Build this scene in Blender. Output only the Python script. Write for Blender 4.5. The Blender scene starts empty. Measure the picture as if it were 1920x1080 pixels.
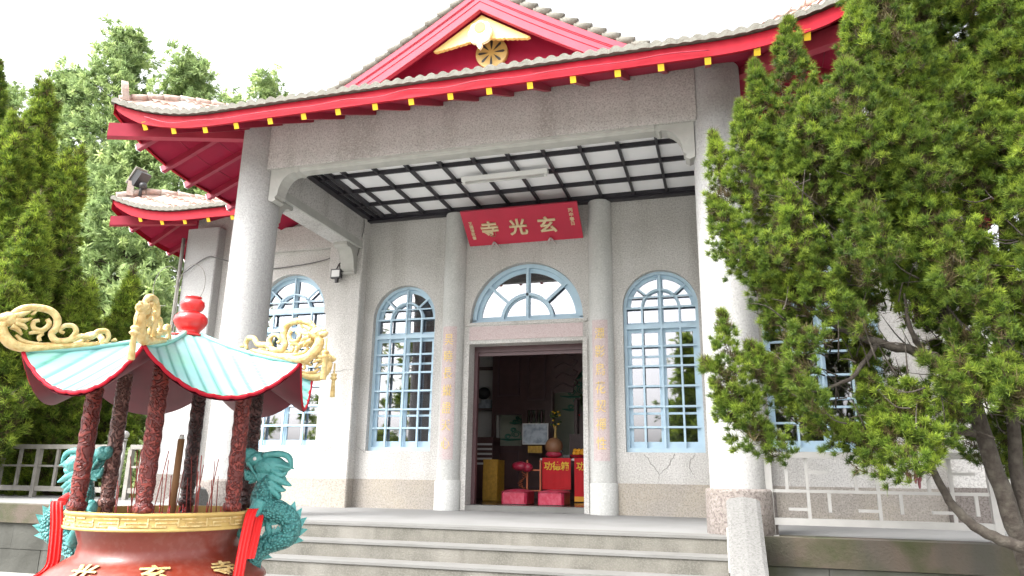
import bpy, math, random
import numpy as np
from mathutils import Vector, Matrix
from mathutils.geometry import tessellate_polygon
random.seed(7)
SC = bpy.context.scene
COL = SC.collection
PI = math.pi
OFF = {}

# ------------------------------------------------------------------ materials
def mat(name, col, rough=0.6, metal=0.0, var=0.0, vscale=8.0, bump=0.0, bscale=40.0, col2=None, c2scale=3.0, c2amt=0.5,
        speckle=None, spscale=120.0, spamt=0.3, coat=0.0, streak=None, stamt=0.4, spec=0.5):
    m = bpy.data.materials.new(name); m.use_nodes = True
    nt = m.node_tree; N = nt.nodes; Lk = nt.links
    b = N['Principled BSDF']
    b.inputs['Roughness'].default_value = rough; b.inputs['Metallic'].default_value = metal
    b.inputs['Coat Weight'].default_value = coat; b.inputs['Specular IOR Level'].default_value = spec
    tc = N.new('ShaderNodeTexCoord')
    c = N.new('ShaderNodeRGB'); c.outputs[0].default_value = (*col, 1); out = c.outputs[0]
    def noise(scale, detail=4, stretch=None, dist=0.0):
        n = N.new('ShaderNodeTexNoise'); n.inputs['Scale'].default_value = scale; n.inputs['Detail'].default_value = detail
        n.inputs['Distortion'].default_value = dist
        if stretch:
            mp = N.new('ShaderNodeMapping'); mp.inputs['Scale'].default_value = stretch
            Lk.new(tc.outputs['Object'], mp.inputs[0]); Lk.new(mp.outputs[0], n.inputs['Vector'])
        else: Lk.new(tc.outputs['Object'], n.inputs['Vector'])
        return n.outputs['Fac']
    def mix(a, colb, fac, lo=0.4, hi=0.62, amt=1.0, blend='MIX'):
        r = N.new('ShaderNodeMapRange'); r.inputs[1].default_value = lo; r.inputs[2].default_value = hi; r.inputs[4].default_value = amt
        Lk.new(fac, r.inputs[0])
        x = N.new('ShaderNodeMix'); x.data_type = 'RGBA'; x.blend_type = blend
        Lk.new(r.outputs[0], x.inputs[0]); Lk.new(a, x.inputs[6]); x.inputs[7].default_value = (*colb, 1)
        return x.outputs[2]
    if col2: out = mix(out, col2, noise(c2scale, 6, None, 0.3), 0.42, 0.66, c2amt)
    if streak: out = mix(out, streak, noise(2.2, 5, (1, 1, 0.12)), 0.5, 0.68, stamt)
    if var: out = mix(out, tuple(x*(1-var) for x in col), noise(vscale, 5), 0.35, 0.7, 1.0)
    if speckle:
        out = mix(out, speckle, noise(spscale, 2), 0.5, 0.6, spamt)
        out = mix(out, tuple(min(1, x*1.25) for x in col), noise(spscale*0.8, 2, (1, 1, 1.01)), 0.55, 0.62, spamt)
    Lk.new(out, b.inputs['Base Color'])
    if bump:
        bp = N.new('ShaderNodeBump'); bp.inputs['Strength'].default_value = bump; bp.inputs['Distance'].default_value = 0.02
        Lk.new(noise(bscale, 5), bp.inputs['Height']); Lk.new(bp.outputs[0], b.inputs['Normal'])
    return m

M = {}
M['wall'] = mat('granite_wash_wall', (.51, .497, .478), .85, bump=.35, bscale=70, col2=(.40, .385, .36), c2scale=1.1, c2amt=.7, speckle=(.22, .21, .20), spscale=48, spamt=.45, streak=(.34, .32, .295), stamt=.6)
M['column'] = mat('column_wash', (.36, .358, .354), .85, bump=.25, bscale=70, speckle=(.23, .225, .225), spscale=46, spamt=.4, streak=(.31, .305, .29), stamt=.4, col2=(.33, .325, .31), c2scale=1.2, c2amt=.5)
M['shaft'] = mat('half_column_wash', (.49, .49, .475), .85, bump=.2, bscale=70, speckle=(.30, .30, .29), spscale=48, spamt=.35, streak=(.40, .40, .38), stamt=.5, col2=(.40, .40, .38), c2scale=1.5, c2amt=.5)
M['beam'] = mat('beam_wash', (.49, .475, .46), .88, bump=.35, bscale=70, speckle=(.22, .21, .20), spscale=46, spamt=.5, streak=(.33, .31, .29), stamt=.7)
M['mould'] = mat('grey_cement_mould', (.40, .395, .37), .85, bump=.15, bscale=60, col2=(.31, .31, .285), c2scale=5, c2amt=.6)
M['dado'] = mat('dado_pebble', (.31, .285, .255), .9, bump=.45, bscale=90, speckle=(.20, .17, .15), spscale=44, spamt=.6, col2=(.40, .35, .27), c2scale=1.1, c2amt=.5)
M['plinth'] = mat('plinth_pebble', (.175, .155, .142), .9, bump=.5, bscale=90, speckle=(.09, .07, .065), spscale=40, spamt=.75, col2=(.15, .125, .105), c2scale=1.5, c2amt=.5)
M['cheek'] = mat('cheek_granite', (.135, .133, .128), .85, bump=.3, bscale=80, speckle=(.07, .067, .063), spscale=52, spamt=.5)
M['step'] = mat('step_cement', (.125, .118, .10), .9, bump=.3, bscale=60, col2=(.075, .072, .06), c2scale=4, c2amt=.7, streak=(.19, .18, .16), stamt=.8, speckle=(.2, .19, .17), spscale=60, spamt=.3)
M['tread'] = mat('step_tread', (.145, .143, .136), .8, bump=.1, col2=(.11, .108, .10), c2scale=2.5, c2amt=.6)
M['floor'] = mat('terrace_cement', (.19, .19, .187), .75, bump=.06, col2=(.15, .15, .145), c2scale=1.1, c2amt=.7)
M['ground'] = mat('forecourt_concrete', (.24, .235, .22), .9, bump=.2, col2=(.25, .25, .22), c2scale=.8, c2amt=.8)
M['retain'] = mat('retaining_cement', (.12, .12, .105), .9, bump=.35, bscale=20, col2=(.075, .075, .055), c2scale=1.6, c2amt=.8, streak=(.05, .055, .025), stamt=.85)
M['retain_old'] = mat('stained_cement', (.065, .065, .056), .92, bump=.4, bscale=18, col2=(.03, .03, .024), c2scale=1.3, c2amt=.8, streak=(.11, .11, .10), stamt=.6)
M['cap'] = mat('mossy_cap', (.085, .066, .05), .9, bump=.4, bscale=40, col2=(.035, .042, .012), c2scale=2.6, c2amt=.9, streak=(.05, .048, .04), stamt=.8)
M['red'] = mat('red_paint', (.38, .010, .024), .6, spec=.15, var=.3, vscale=2.2, streak=(.28, .008, .014), stamt=.6, bump=.1, bscale=30)
M['soffit'] = mat('soffit_red', (.33, .014, .045), .6, spec=.15, var=.3, vscale=1.6, col2=(.24, .02, .05), c2scale=3)
M['barge'] = mat('barge_pink_red', (.44, .05, .08), .55, spec=.25, var=.2, streak=(.30, .04, .06), stamt=.6, vscale=4)
M['rafter'] = mat('rafter_red', (.30, .015, .04), .5, var=.2)
M['yellow'] = mat('yellow_paint', (.85, .52, .02), .5, var=.1)
M['cream'] = mat('cream_yellow_paint', (.66, .48, .16), .5, var=.08)
M['pendant'] = mat('pale_pendant_paint', (.88, .82, .56), .5)
M['tile'] = mat('roof_tile', (.36, .275, .235), .85, bump=.3, bscale=60, col2=(.40, .19, .14), c2scale=9, c2amt=.6, streak=(.46, .44, .41), stamt=.5, speckle=(.2, .18, .16), spscale=30, spamt=.35)
M['tile_end'] = mat('tile_end_mortar', (.165, .158, .135), .9, bump=.5, bscale=50, col2=(.12, .11, .09), c2scale=14, c2amt=.8)
M['blue'] = mat('light_blue_paint', (.43, .58, .69), .5, var=.1, vscale=5)
M['lacquer'] = mat('black_lattice', (.018, .016, .022), .4)
M['ceil'] = mat('white_ceiling', (.86, .86, .87), .7, var=.06, vscale=2)
M['pink'] = mat('pink_granite', (.49, .41, .405), .85, bump=.2, bscale=90, speckle=(.33, .2, .2), spscale=60, spamt=.4)
M['gilt'] = mat('gilt_letter', (.78, .58, .16), .5)
M['plaque'] = mat('plaque_red', (.48, .018, .05), .42, var=.15, vscale=2)
M['plaqletter'] = mat('plaque_letter', (.62, .50, .30), .6, var=.1)
M['steel'] = mat('stainless', (.42, .41, .40), .35, metal=.6, var=.1)
M['greyrail'] = mat('weathered_rail', (.25, .235, .21), .7, var=.3, vscale=6)
M['dark'] = mat('dark_metal', (.03, .03, .032), .45)
M['cable'] = mat('cable_grey', (.10, .10, .10), .6)
M['wood'] = mat('dark_red_wood', (.105, .05, .048), .4, var=.3, vscale=6)
M['jambwood'] = mat('door_frame_wood', (.10, .05, .055), .4, var=.2)
M['iwall'] = mat('interior_plaster', (.60, .58, .56), .8)
M['cloth'] = mat('red_altar_cloth', (.60, .004, .012), .7, var=.12)
M['cushion'] = mat('red_brocade', (.38, .012, .045), .4, col2=(.48, .09, .14), c2scale=14, c2amt=.6)
M['gold_cloth'] = mat('gold_cloth', (.50, .28, .03), .6, var=.35, vscale=18)
M['orange'] = mat('orange_lacquer', (.55, .14, .05), .45)
M['pale'] = mat('pale_mural', (.60, .63, .52), .8, col2=(.45, .50, .42), c2scale=3)
M['jade'] = mat('mural_cloud', (.15, .42, .32), .7)
M['ifloor'] = mat('dark_polished_floor', (.05, .045, .04), .18, var=.3)
M['paper'] = mat('picture_print', (.45, .50, .55), .6, col2=(.18, .22, .28), c2scale=9, c2amt=.8)
M['white'] = mat('white_enamel', (.75, .75, .73), .4)
M['lens'] = mat('lamp_glass', (.55, .55, .53), .2)
M['bowl'] = mat('burner_red', (.17, .022, .010), .36, col2=(.23, .055, .042), c2scale=2.6, c2amt=.5, speckle=(.30, .15, .12), spscale=30, spamt=.12, coat=.1)
M['gold'] = mat('gold_paint', (.52, .35, .11), .42, var=.25, vscale=10)
M['goldp'] = mat('pale_gold_paint', (.58, .44, .20), .45, col2=(.42, .24, .06), c2scale=22, c2amt=.8, bump=.9, bscale=30)
M['teal'] = mat('teal_paint', (.06, .27, .26), .42, col2=(.10, .33, .32), c2scale=16, c2amt=.6, coat=.1, bump=.9, bscale=34)
M['finial'] = mat('finial_red', (.62, .012, .012), .28, var=.2, coat=.3)
M['sash'] = mat('red_ribbon', (.78, .012, .012), .6)
M['under'] = mat('maroon_underside', (.115, .008, .02), .5, var=.25, vscale=9)
M['ash'] = mat('ash_and_sand', (.20, .13, .11), .95, bump=.6, bscale=60, speckle=(.35, .05, .05), spscale=60, spamt=.4)
M['stick'] = mat('incense_stick', (.30, .06, .05), .8)
M['bigstick'] = mat('brown_incense', (.22, .11, .045), .8, var=.2)
M['bark'] = mat('bark', (.035, .027, .021), .95, bump=.8, bscale=30, col2=(.085, .075, .06), c2scale=14, c2amt=.6)
M['barkd'] = mat('bark_dark', (.05, .038, .03), .95, bump=.6, bscale=20)
M['deadleaf'] = mat('dry_leaf', (.16, .05, .06), .8)
M['crack'] = mat('crack_grey', (.27, .26, .245), .9)  # own grey of the crack lines
M['pane_reflection'] = mat('grey_reflection', (.30, .30, .31), .6)  # flat grey painted for what the lower panes reflect
M['redcurtain'] = mat('red_curtain', (.25, .008, .02), .8, var=.3)
M['fruit'] = mat('orange_fruit', (.80, .36, .02), .5)
M['fish'] = mat('wooden_fish_brown', (.25, .12, .06), .5)
M['leafgreen'] = mat('plant_leaf', (.05, .09, .02), .6)

def carved(name, col, pit):
    m = mat(name, col, .45)
    nt = m.node_tree; N = nt.nodes; Lk = nt.links; b = N['Principled BSDF']
    tc = N.new('ShaderNodeTexCoord'); no = N.new('ShaderNodeTexNoise'); no.inputs['Scale'].default_value = 15; no.inputs['Distortion'].default_value = 3.0; no.inputs['Detail'].default_value = 1.5
    Lk.new(tc.outputs['Object'], no.inputs['Vector'])
    r = N.new('ShaderNodeMapRange'); r.inputs[1].default_value = .42; r.inputs[2].default_value = .56; Lk.new(no.outputs['Fac'], r.inputs[0])
    x = N.new('ShaderNodeMix'); x.data_type = 'RGBA'; Lk.new(r.outputs[0], x.inputs[0]); x.inputs[6].default_value = (*pit, 1); x.inputs[7].default_value = (*col, 1)
    Lk.new(x.outputs[2], b.inputs['Base Color'])
    bp = N.new('ShaderNodeBump'); bp.inputs['Strength'].default_value = 1.0; bp.inputs['Distance'].default_value = .02
    Lk.new(r.outputs[0], bp.inputs['Height']); Lk.new(bp.outputs[0], b.inputs['Normal'])
    return m
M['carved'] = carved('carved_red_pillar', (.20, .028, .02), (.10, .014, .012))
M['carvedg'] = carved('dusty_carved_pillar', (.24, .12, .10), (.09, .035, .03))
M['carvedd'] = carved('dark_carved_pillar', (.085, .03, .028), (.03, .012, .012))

def scale_mat():
    m = M['teal'].copy(); m.name = 'teal_scales'
    nt = m.node_tree; N = nt.nodes; Lk = nt.links; b = N['Principled BSDF']
    tc = N.new('ShaderNodeTexCoord'); v = N.new('ShaderNodeTexVoronoi'); v.inputs['Scale'].default_value = 52
    Lk.new(tc.outputs['Object'], v.inputs['Vector'])
    bp = N.new('ShaderNodeBump'); bp.inputs['Strength'].default_value = 1; bp.inputs['Distance'].default_value = .03; bp.invert = True
    mr = N.new('ShaderNodeMapRange'); mr.inputs[1].default_value = .35; mr.inputs[2].default_value = .75; Lk.new(v.outputs['Distance'], mr.inputs[0])
    x = N.new('ShaderNodeMix'); x.data_type = 'RGBA'; Lk.new(mr.outputs[0], x.inputs[0]); x.inputs[6].default_value = (.075, .29, .28, 1); x.inputs[7].default_value = (.025, .15, .15, 1); Lk.new(x.outputs[2], b.inputs['Base Color'])  # shade in the creases between scales is mixed into the colour
    Lk.new(v.outputs['Distance'], bp.inputs['Height']); Lk.new(bp.outputs[0], b.inputs['Normal'])
    return m
M['scales'] = scale_mat()

def glass_mat():
    m = bpy.data.materials.new('window_glass'); m.use_nodes = True
    nt = m.node_tree; N = nt.nodes; Lk = nt.links; N.remove(N['Principled BSDF'])
    g = N.new('ShaderNodeBsdfGlossy'); g.inputs['Roughness'].default_value = .02; g.inputs['Color'].default_value = (.95, .95, 1, 1)
    t = N.new('ShaderNodeBsdfTransparent'); t.inputs['Color'].default_value = (.55, .55, .55, 1)
    lw = N.new('ShaderNodeLayerWeight'); lw.inputs['Blend'].default_value = .35
    mr = N.new('ShaderNodeMapRange'); mr.inputs[3].default_value = .21; mr.inputs[4].default_value = .9
    Lk.new(lw.outputs['Fresnel'], mr.inputs[0])
    mx = N.new('ShaderNodeMixShader'); Lk.new(mr.outputs[0], mx.inputs[0]); Lk.new(t.outputs[0], mx.inputs[1]); Lk.new(g.outputs[0], mx.inputs[2])
    Lk.new(mx.outputs[0], N['Material Output'].inputs['Surface'])
    return m
M['glass'] = glass_mat()

def stripe_mat():
    m = bpy.data.materials.new('aqua_roof_paint'); m.use_nodes = True
    nt = m.node_tree; N = nt.nodes; Lk = nt.links; b = N['Principled BSDF']; b.inputs['Roughness'].default_value = .4
    a = N.new('ShaderNodeAttribute'); a.attribute_name = 'groove'
    x = N.new('ShaderNodeMix'); x.data_type = 'RGBA'; Lk.new(a.outputs['Fac'], x.inputs[0])
    x.inputs[6].default_value = (.25, .49, .46, 1); x.inputs[7].default_value = (.045, .23, .19, 1)
    no = N.new('ShaderNodeTexNoise'); no.inputs['Scale'].default_value = 5; no.inputs['Detail'].default_value = 8
    y = N.new('ShaderNodeMix'); y.data_type = 'RGBA'; y.blend_type = 'MULTIPLY'; y.inputs[0].default_value = .45
    Lk.new(x.outputs[2], y.inputs[6]); Lk.new(no.outputs['Color'], y.inputs[7]); Lk.new(y.outputs[2], b.inputs['Base Color'])
    return m
M['aqua'] = stripe_mat()

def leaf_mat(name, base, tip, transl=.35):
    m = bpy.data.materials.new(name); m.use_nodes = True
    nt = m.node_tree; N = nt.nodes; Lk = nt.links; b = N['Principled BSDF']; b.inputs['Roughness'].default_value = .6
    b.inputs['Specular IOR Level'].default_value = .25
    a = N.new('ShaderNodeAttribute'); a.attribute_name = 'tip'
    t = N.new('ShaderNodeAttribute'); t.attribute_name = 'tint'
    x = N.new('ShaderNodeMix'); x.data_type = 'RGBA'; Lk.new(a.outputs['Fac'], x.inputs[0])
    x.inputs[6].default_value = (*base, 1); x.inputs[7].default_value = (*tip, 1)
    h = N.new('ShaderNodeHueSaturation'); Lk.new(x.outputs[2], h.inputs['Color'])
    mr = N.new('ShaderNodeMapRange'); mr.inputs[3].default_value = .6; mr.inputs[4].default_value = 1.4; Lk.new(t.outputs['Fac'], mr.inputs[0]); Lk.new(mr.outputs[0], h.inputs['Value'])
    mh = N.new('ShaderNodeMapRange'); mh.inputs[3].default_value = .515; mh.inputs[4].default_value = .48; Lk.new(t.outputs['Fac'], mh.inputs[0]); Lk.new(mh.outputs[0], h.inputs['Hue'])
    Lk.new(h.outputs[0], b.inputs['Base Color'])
    tr = N.new('ShaderNodeBsdfTranslucent'); Lk.new(h.outputs[0], tr.inputs['Color'])
    mx = N.new('ShaderNodeMixShader'); mx.inputs[0].default_value = transl
    Lk.new(b.outputs[0], mx.inputs[1]); Lk.new(tr.outputs[0], mx.inputs[2]); Lk.new(mx.outputs[0], N['Material Output'].inputs['Surface'])
    return m
M['juniper'] = leaf_mat('juniper_needles', (.040, .076, .012), (.38, .54, .055))
M['juniper_dark'] = leaf_mat('pale_juniper_needles', (.06, .11, .018), (.52, .70, .08), .45)  # needle colour of the left junipers, forecourt trees and wing bush
M['cypress'] = leaf_mat('feathery_leaves', (.22, .31, .12), (.42, .53, .23), .5)  # leaf colour lightened to stand in for haze over the far trees
M['needles_old'] = leaf_mat('old_brown_needles', (.045, .035, .018), (.12, .10, .035), .2)
M['shrub'] = leaf_mat('shrub_leaves', (.10, .15, .02), (.30, .36, .06), .45)

# ------------------------------------------------------------------ mesh helpers
class MB:
    def __init__(s): s.v = []; s.f = []; s.sm = []
    def add(s, vs, fs, smooth=False):
        o = len(s.v); s.v += [tuple(x) for x in vs]
        for f in fs: s.f.append(tuple(i+o for i in f)); s.sm.append(smooth)
        return s
    def box(s, x0, x1, y0, y1, z0, z1, bev=0.0):
        if bev:
            return s.prism([(x0+bev, y0), (x1-bev, y0), (x1, y0+bev), (x1, y1-bev), (x1-bev, y1), (x0+bev, y1), (x0, y1-bev), (x0, y0+bev)], z0, z1)
        vs = [(x, y, z) for z in (z0, z1) for y in (y0, y1) for x in (x0, x1)]
        return s.add(vs, [(0, 2, 3, 1), (4, 5, 7, 6), (0, 1, 5, 4), (2, 6, 7, 3), (0, 4, 6, 2), (1, 3, 7, 5)])
    def obox(s, c, ax, ay, az, hx, hy, hz):
        c, ax, ay, az = Vector(c), Vector(ax).normalized(), Vector(ay).normalized(), Vector(az).normalized()
        vs = [c+ax*hx*i+ay*hy*j+az*hz*k for k in (-1, 1) for j in (-1, 1) for i in (-1, 1)]
        return s.add(vs, [(0, 2, 3, 1), (4, 5, 7, 6), (0, 1, 5, 4), (2, 6, 7, 3), (0, 4, 6, 2), (1, 3, 7, 5)])
    def prism(s, poly, a, b, plane='xy'):
        def P(p, h): return {'xy': (p[0], p[1], h), 'xz': (p[0], h, p[1]), 'yz': (h, p[0], p[1])}[plane]
        n = len(poly); vs = [P(p, a) for p in poly]+[P(p, b) for p in poly]
        tri = tessellate_polygon([[Vector((p[0], p[1], 0)) for p in poly]])
        fs = [tuple(t) for t in tri]+[tuple(i+n for i in reversed(t)) for t in tri]
        fs += [(i, (i+1) % n, (i+1) % n+n, i+n) for i in range(n)]
        return s.add(vs, fs)
    def lathe(s, prof, c=(0, 0, 0), seg=32, a0=0, a1=2*PI, smooth=True):
        full = abs(a1-a0-2*PI) < 1e-6; n = seg if full else seg+1
        vs = []
        for r, z in prof:
            for i in range(n):
                a = a0+(a1-a0)*i/seg; vs.append((c[0]+r*math.cos(a), c[1]+r*math.sin(a), c[2]+z))
        fs = []
        for j in range(len(prof)-1):
            for i in range(seg):
                k = (i+1) % n; fs.append((j*n+i, j*n+k, (j+1)*n+k, (j+1)*n+i))
        return s.add(vs, fs, smooth)
    def cyl(s, a, b, r0, r1=None, seg=12, smooth=True): return s.tube([a, b], [r0, r0 if r1 is None else r1], seg, smooth)
    def tube(s, pts, rad, seg=8, smooth=True, flat=None, cap=True):
        pts = [Vector(p) for p in pts]; n = len(pts)
        if not hasattr(rad, '__len__'): rad = [rad]*n
        T = [(pts[min(i+1, n-1)]-pts[max(i-1, 0)]).normalized() for i in range(n)]
        up = Vector((0, 0, 1)) if abs(T[0].z) < .9 else Vector((1, 0, 0))
        U = (up-T[0]*up.dot(T[0])).normalized(); vs = []
        for i in range(n):
            U = (U-T[i]*U.dot(T[i])).normalized(); W = T[i].cross(U)
            for k in range(seg):
                a = 2*PI*k/seg; vs.append(pts[i]+(U*math.cos(a)+W*math.sin(a)*(flat or 1))*rad[i])
        fs = [(i*seg+k, i*seg+(k+1) % seg, (i+1)*seg+(k+1) % seg, (i+1)*seg+k) for i in range(n-1) for k in range(seg)]
        s.add(vs, fs, smooth)
        if cap:
            o = len(s.v)-n*seg
            s.f.append(tuple(o+k for k in reversed(range(seg)))); s.sm.append(False)
            s.f.append(tuple(o+(n-1)*seg+k for k in range(seg))); s.sm.append(False)
        return s
    def ball(s, c, r, seg=14, rings=8, sc=(1, 1, 1), R=None):
        vs = []
        for j in range(rings+1):
            t = PI*j/rings
            for i in range(seg):
                a = 2*PI*i/seg; p = Vector((r*sc[0]*math.sin(t)*math.cos(a), r*sc[1]*math.sin(t)*math.sin(a), r*sc[2]*math.cos(t)))
                vs.append(Vector(c)+(R @ p if R else p))
        return s.add(vs, [(j*seg+i, (j+1)*seg+i, (j+1)*seg+(i+1) % seg, j*seg+(i+1) % seg) for j in range(rings) for i in range(seg)], True)
    def grid(s, rows, smooth=False):
        n = len(rows[0]); vs = [p for r in rows for p in r]
        return s.add(vs, [(j*n+i, j*n+i+1, (j+1)*n+i+1, (j+1)*n+i) for j in range(len(rows)-1) for i in range(n-1)], smooth)
    def build(s, name, m, parent=None, keep=False):
        me = bpy.data.meshes.new(name); off = OFF.get(parent, Vector((0, 0, 0)))
        me.from_pydata([(x-off.x, y-off.y, z-off.z) for x, y, z in s.v], [], s.f)
        me.polygons.foreach_set('use_smooth', s.sm)
        me.materials.append(M[m] if isinstance(m, str) else m); me.update()
        o = bpy.data.objects.new(name, me); COL.objects.link(o)
        if parent: o.parent = parent; OFF[o] = off
        return o

def tag(o, label=None, cat=None, group=None, kind=None):
    if label: o['label'] = label
    if cat: o['category'] = cat
    if group: o['group'] = group
    if kind: o['kind'] = kind
    return o
def thing(name, label, cat, loc=(0, 0, 0), group=None, rotz=0):
    o = bpy.data.objects.new(name, None); COL.objects.link(o); o.location = loc; o.rotation_euler = (0, 0, rotz); o.empty_display_size = .2
    OFF[o] = Vector(loc); return tag(o, label, cat, group)

def smooth_path(pts, sub=5):
    P = [Vector(p) for p in pts]; out = []
    for i in range(len(P)-1):
        p0, p1, p2, p3 = P[max(i-1, 0)], P[i], P[i+1], P[min(i+2, len(P)-1)]
        for k in range(sub):
            t = k/sub
            out.append(.5*((2*p1)+(p2-p0)*t+(2*p0-5*p1+4*p2-p3)*t*t+(3*p1-p0-3*p2+p3)*t**3))
    out.append(P[-1]); return out
def lerp_list(vals, n):
    return [float(np.interp(i/(n-1)*(len(vals)-1), range(len(vals)), vals)) for i in range(n)]

def glyph(ch, size, bold=0.0, depth=.01):
    """one written character as mesh data centred on its own middle, in the x/z plane, front towards -y"""
    c = bpy.data.curves.new('lettering', 'FONT'); c.body = ch; c.size = size; c.offset = bold; c.extrude = depth/2; c.resolution_u = 3
    o = bpy.data.objects.new('lettering', c); COL.objects.link(o)
    bpy.context.view_layer.update()
    me = bpy.data.meshes.new_from_object(o.evaluated_get(bpy.context.evaluated_depsgraph_get()))
    vs = [v.co.copy() for v in me.vertices]; fs = [tuple(p.vertices) for p in me.polygons]
    bpy.data.objects.remove(o); bpy.data.curves.remove(c); bpy.data.meshes.remove(me)
    if not vs: return [], []
    cx = (min(v.x for v in vs)+max(v.x for v in vs))/2; cy = (min(v.y for v in vs)+max(v.y for v in vs))/2
    return [Vector((v.x-cx, -v.z, v.y-cy)) for v in vs], fs

# ------------------------------------------------------------------ camera, world, sun
r_ = Vector((0.959630, 0.281269, 0)); YAW, PITCH, ROLL = .2849, .2538, .0149
cy, sy, cp, sp, cr, sr = math.cos(YAW), math.sin(YAW), math.cos(PITCH), math.sin(PITCH), math.cos(ROLL), math.sin(ROLL)
fwd = Vector((-sy*cp, cy*cp, sp)); rt0 = Vector((cy, sy, 0)); up0 = rt0.cross(fwd)
rt = cr*rt0+sr*up0; up = -sr*rt0+cr*up0
cam = bpy.data.cameras.new('camera'); co = bpy.data.objects.new('camera', cam); COL.objects.link(co)
cam.lens = 1347.04/1920*36; cam.clip_end = 2000; cam.clip_start = .05
mw = Matrix((rt, up, -fwd)).transposed().to_4x4(); mw.translation = Vector((3.1661, -11.6538, .5873)); co.matrix_world = mw
SC.camera = co
SUN_AZ, SUN_EL = math.radians(222), math.radians(52)       # direction towards the sun, clockwise from +Y: front left of the temple
w = bpy.data.worlds.new('World'); SC.world = w; w.use_nodes = True
nt = w.node_tree; bg = nt.nodes['Background']
sky = nt.nodes.new('ShaderNodeTexSky'); sky.sky_type = 'NISHITA'; sky.sun_disc = False
sky.sun_elevation = SUN_EL; sky.sun_rotation = SUN_AZ; sky.air_density = 1.0; sky.dust_density = 6.0; sky.ozone_density = 1
hs = nt.nodes.new('ShaderNodeHueSaturation'); hs.inputs['Saturation'].default_value = .12   # bright thin overcast
nt.links.new(sky.outputs[0], hs.inputs['Color']); nt.links.new(hs.outputs[0], bg.inputs['Color'])
bg.inputs['Strength'].default_value = .15
sl = bpy.data.lights.new('sun', 'SUN'); sl.energy = .85; sl.angle = math.radians(26); sl.color = (1, .96, .9)
so = bpy.data.objects.new('sun', sl); COL.objects.link(so)
sd = Vector((math.sin(SUN_AZ)*math.cos(SUN_EL), math.cos(SUN_AZ)*math.cos(SUN_EL), math.sin(SUN_EL)))
so.rotation_euler = sd.to_track_quat('Z', 'Y').to_euler(); so.location = (-10, -20, 25)
SC.view_settings.view_transform = 'Standard'; SC.view_settings.look = 'None'; SC.view_settings.gamma = 1
SC.view_settings.exposure = 2.3
SC.cycles.use_denoising = True
SC.cycles.max_bounces = 8
SC.cycles.transparent_max_bounces = 8

# ------------------------------------------------------------------ setting
def struct(name, mb, m): return tag(mb.build(name, m), kind='structure')
GZ = -1.02
struct('ground', MB().grid([[(-400, -60, GZ), (400, -60, GZ)], [(-400, 400, GZ), (400, 400, GZ)]]), 'ground')
b = MB().box(-3.47, 3.47, -3.645, 0.02, -1.0, 0).box(3.47, 7.6, -3.36, 0.02, -1.0, -.002).box(-7.6, -3.47, -2.2, .02, -1.0, -.002).box(-16, -7.6, -2.2, 1.2, -1.0, -.003).box(7.6, 16, -3.36, 1.2, -1.0, -.003)
struct('terrace_pavement', b, 'floor')
struct('hall_floor', MB().box(-6.9, 6.9, .26, 7.0, -.5, .09), 'ifloor')

stairs = thing('stone_staircase', 'grey cement staircase climbing to the temple porch between two sloping stone cheek walls', 'staircase', (0, -4.4, GZ))
for i in range(5):
    y1 = -3.65-.33*i; z = -.17*i
    st = MB().box(-3.14, 3.14, y1-.0, y1+.34, z-.17, z-.022).build('step', 'step', stairs)
    MB().box(-3.14, 3.14, y1-.012, y1+.335, z-.022, z+.004, ).build('tread', 'tread', st)
for s in (-1, 1):
    prof = [(-3.62, -1.0), (-3.62, .30), (-3.68, .37), (-3.80, .385), (-3.98, .26), (-5.25, -.62), (-5.34, -.72), (-5.36, -1.02)]
    ck = MB()
    x0, x1 = (3.15, 3.47) if s > 0 else (-3.47, -3.15)
    xs = [(x0, .025), (x0+.035, 0), ((x0+x1)/2, -.018), (x1-.035, 0), (x1, .025)]
    rows = [[(x, y, z-(dz if z > -.99 else 0)) for (y, z) in prof] for x, dz in xs]
    ck.grid(rows)
    for (x, dz) in (xs[0], xs[-1]):
        ck.prism([(y, z-(dz if z > -.99 else 0)) for y, z in prof], x-.001, x+.001, 'yz')
    c = ck.build('cheek_wall', 'cheek', stairs)
    sx = x0 if s > 0 else x1
    MB().prism([(-3.95, .10), (-3.76, .10), (-3.76, -.25), (-4.4, -.25)], sx-.012, sx+.012, 'yz').build('side_panel', 'mould', c)

def retaining(x0, x1, y, label, m_='retain'):
    t = thing('retaining_wall', label, 'wall', ((x0+x1)/2, y, GZ))
    n = max(1, int((x1-x0)/1.15)); e = (x1-x0)/n
    bm = MB()
    for i in range(n):
        for k, (za, zb) in enumerate(((GZ, -.68), (-.67, -.285))):
            o = .5*e if k else 0
            xa = max(x0, x0+i*e-o); xb = min(x1, x0+(i+1)*e-o)
            if i == n-1: xb = x1
            bm.box(xa+.004, xb-.004, y+.01+.004*((i+k) % 2), y+.3, za, zb)
    bm.box(x0, x1, y+.03, y+.29, GZ, -.29)
    bm.build('block_facing', m_, t)
    cb = MB(); n = max(1, int((x1-x0)/2.2)); e = (x1-x0)/n
    for i in range(n): cb.box(x0+i*e+.004, x0+(i+1)*e-.004, y-.035, y+.32, -.275, .004, )
    cb.build('coping', 'cap', t)
retaining(3.475, 16, -3.40, 'mossy grey block retaining wall below the steel railing')
retaining(-16, -3.475, -2.24, 'grey stained retaining wall behind the incense burner', 'retain_old')

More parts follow.
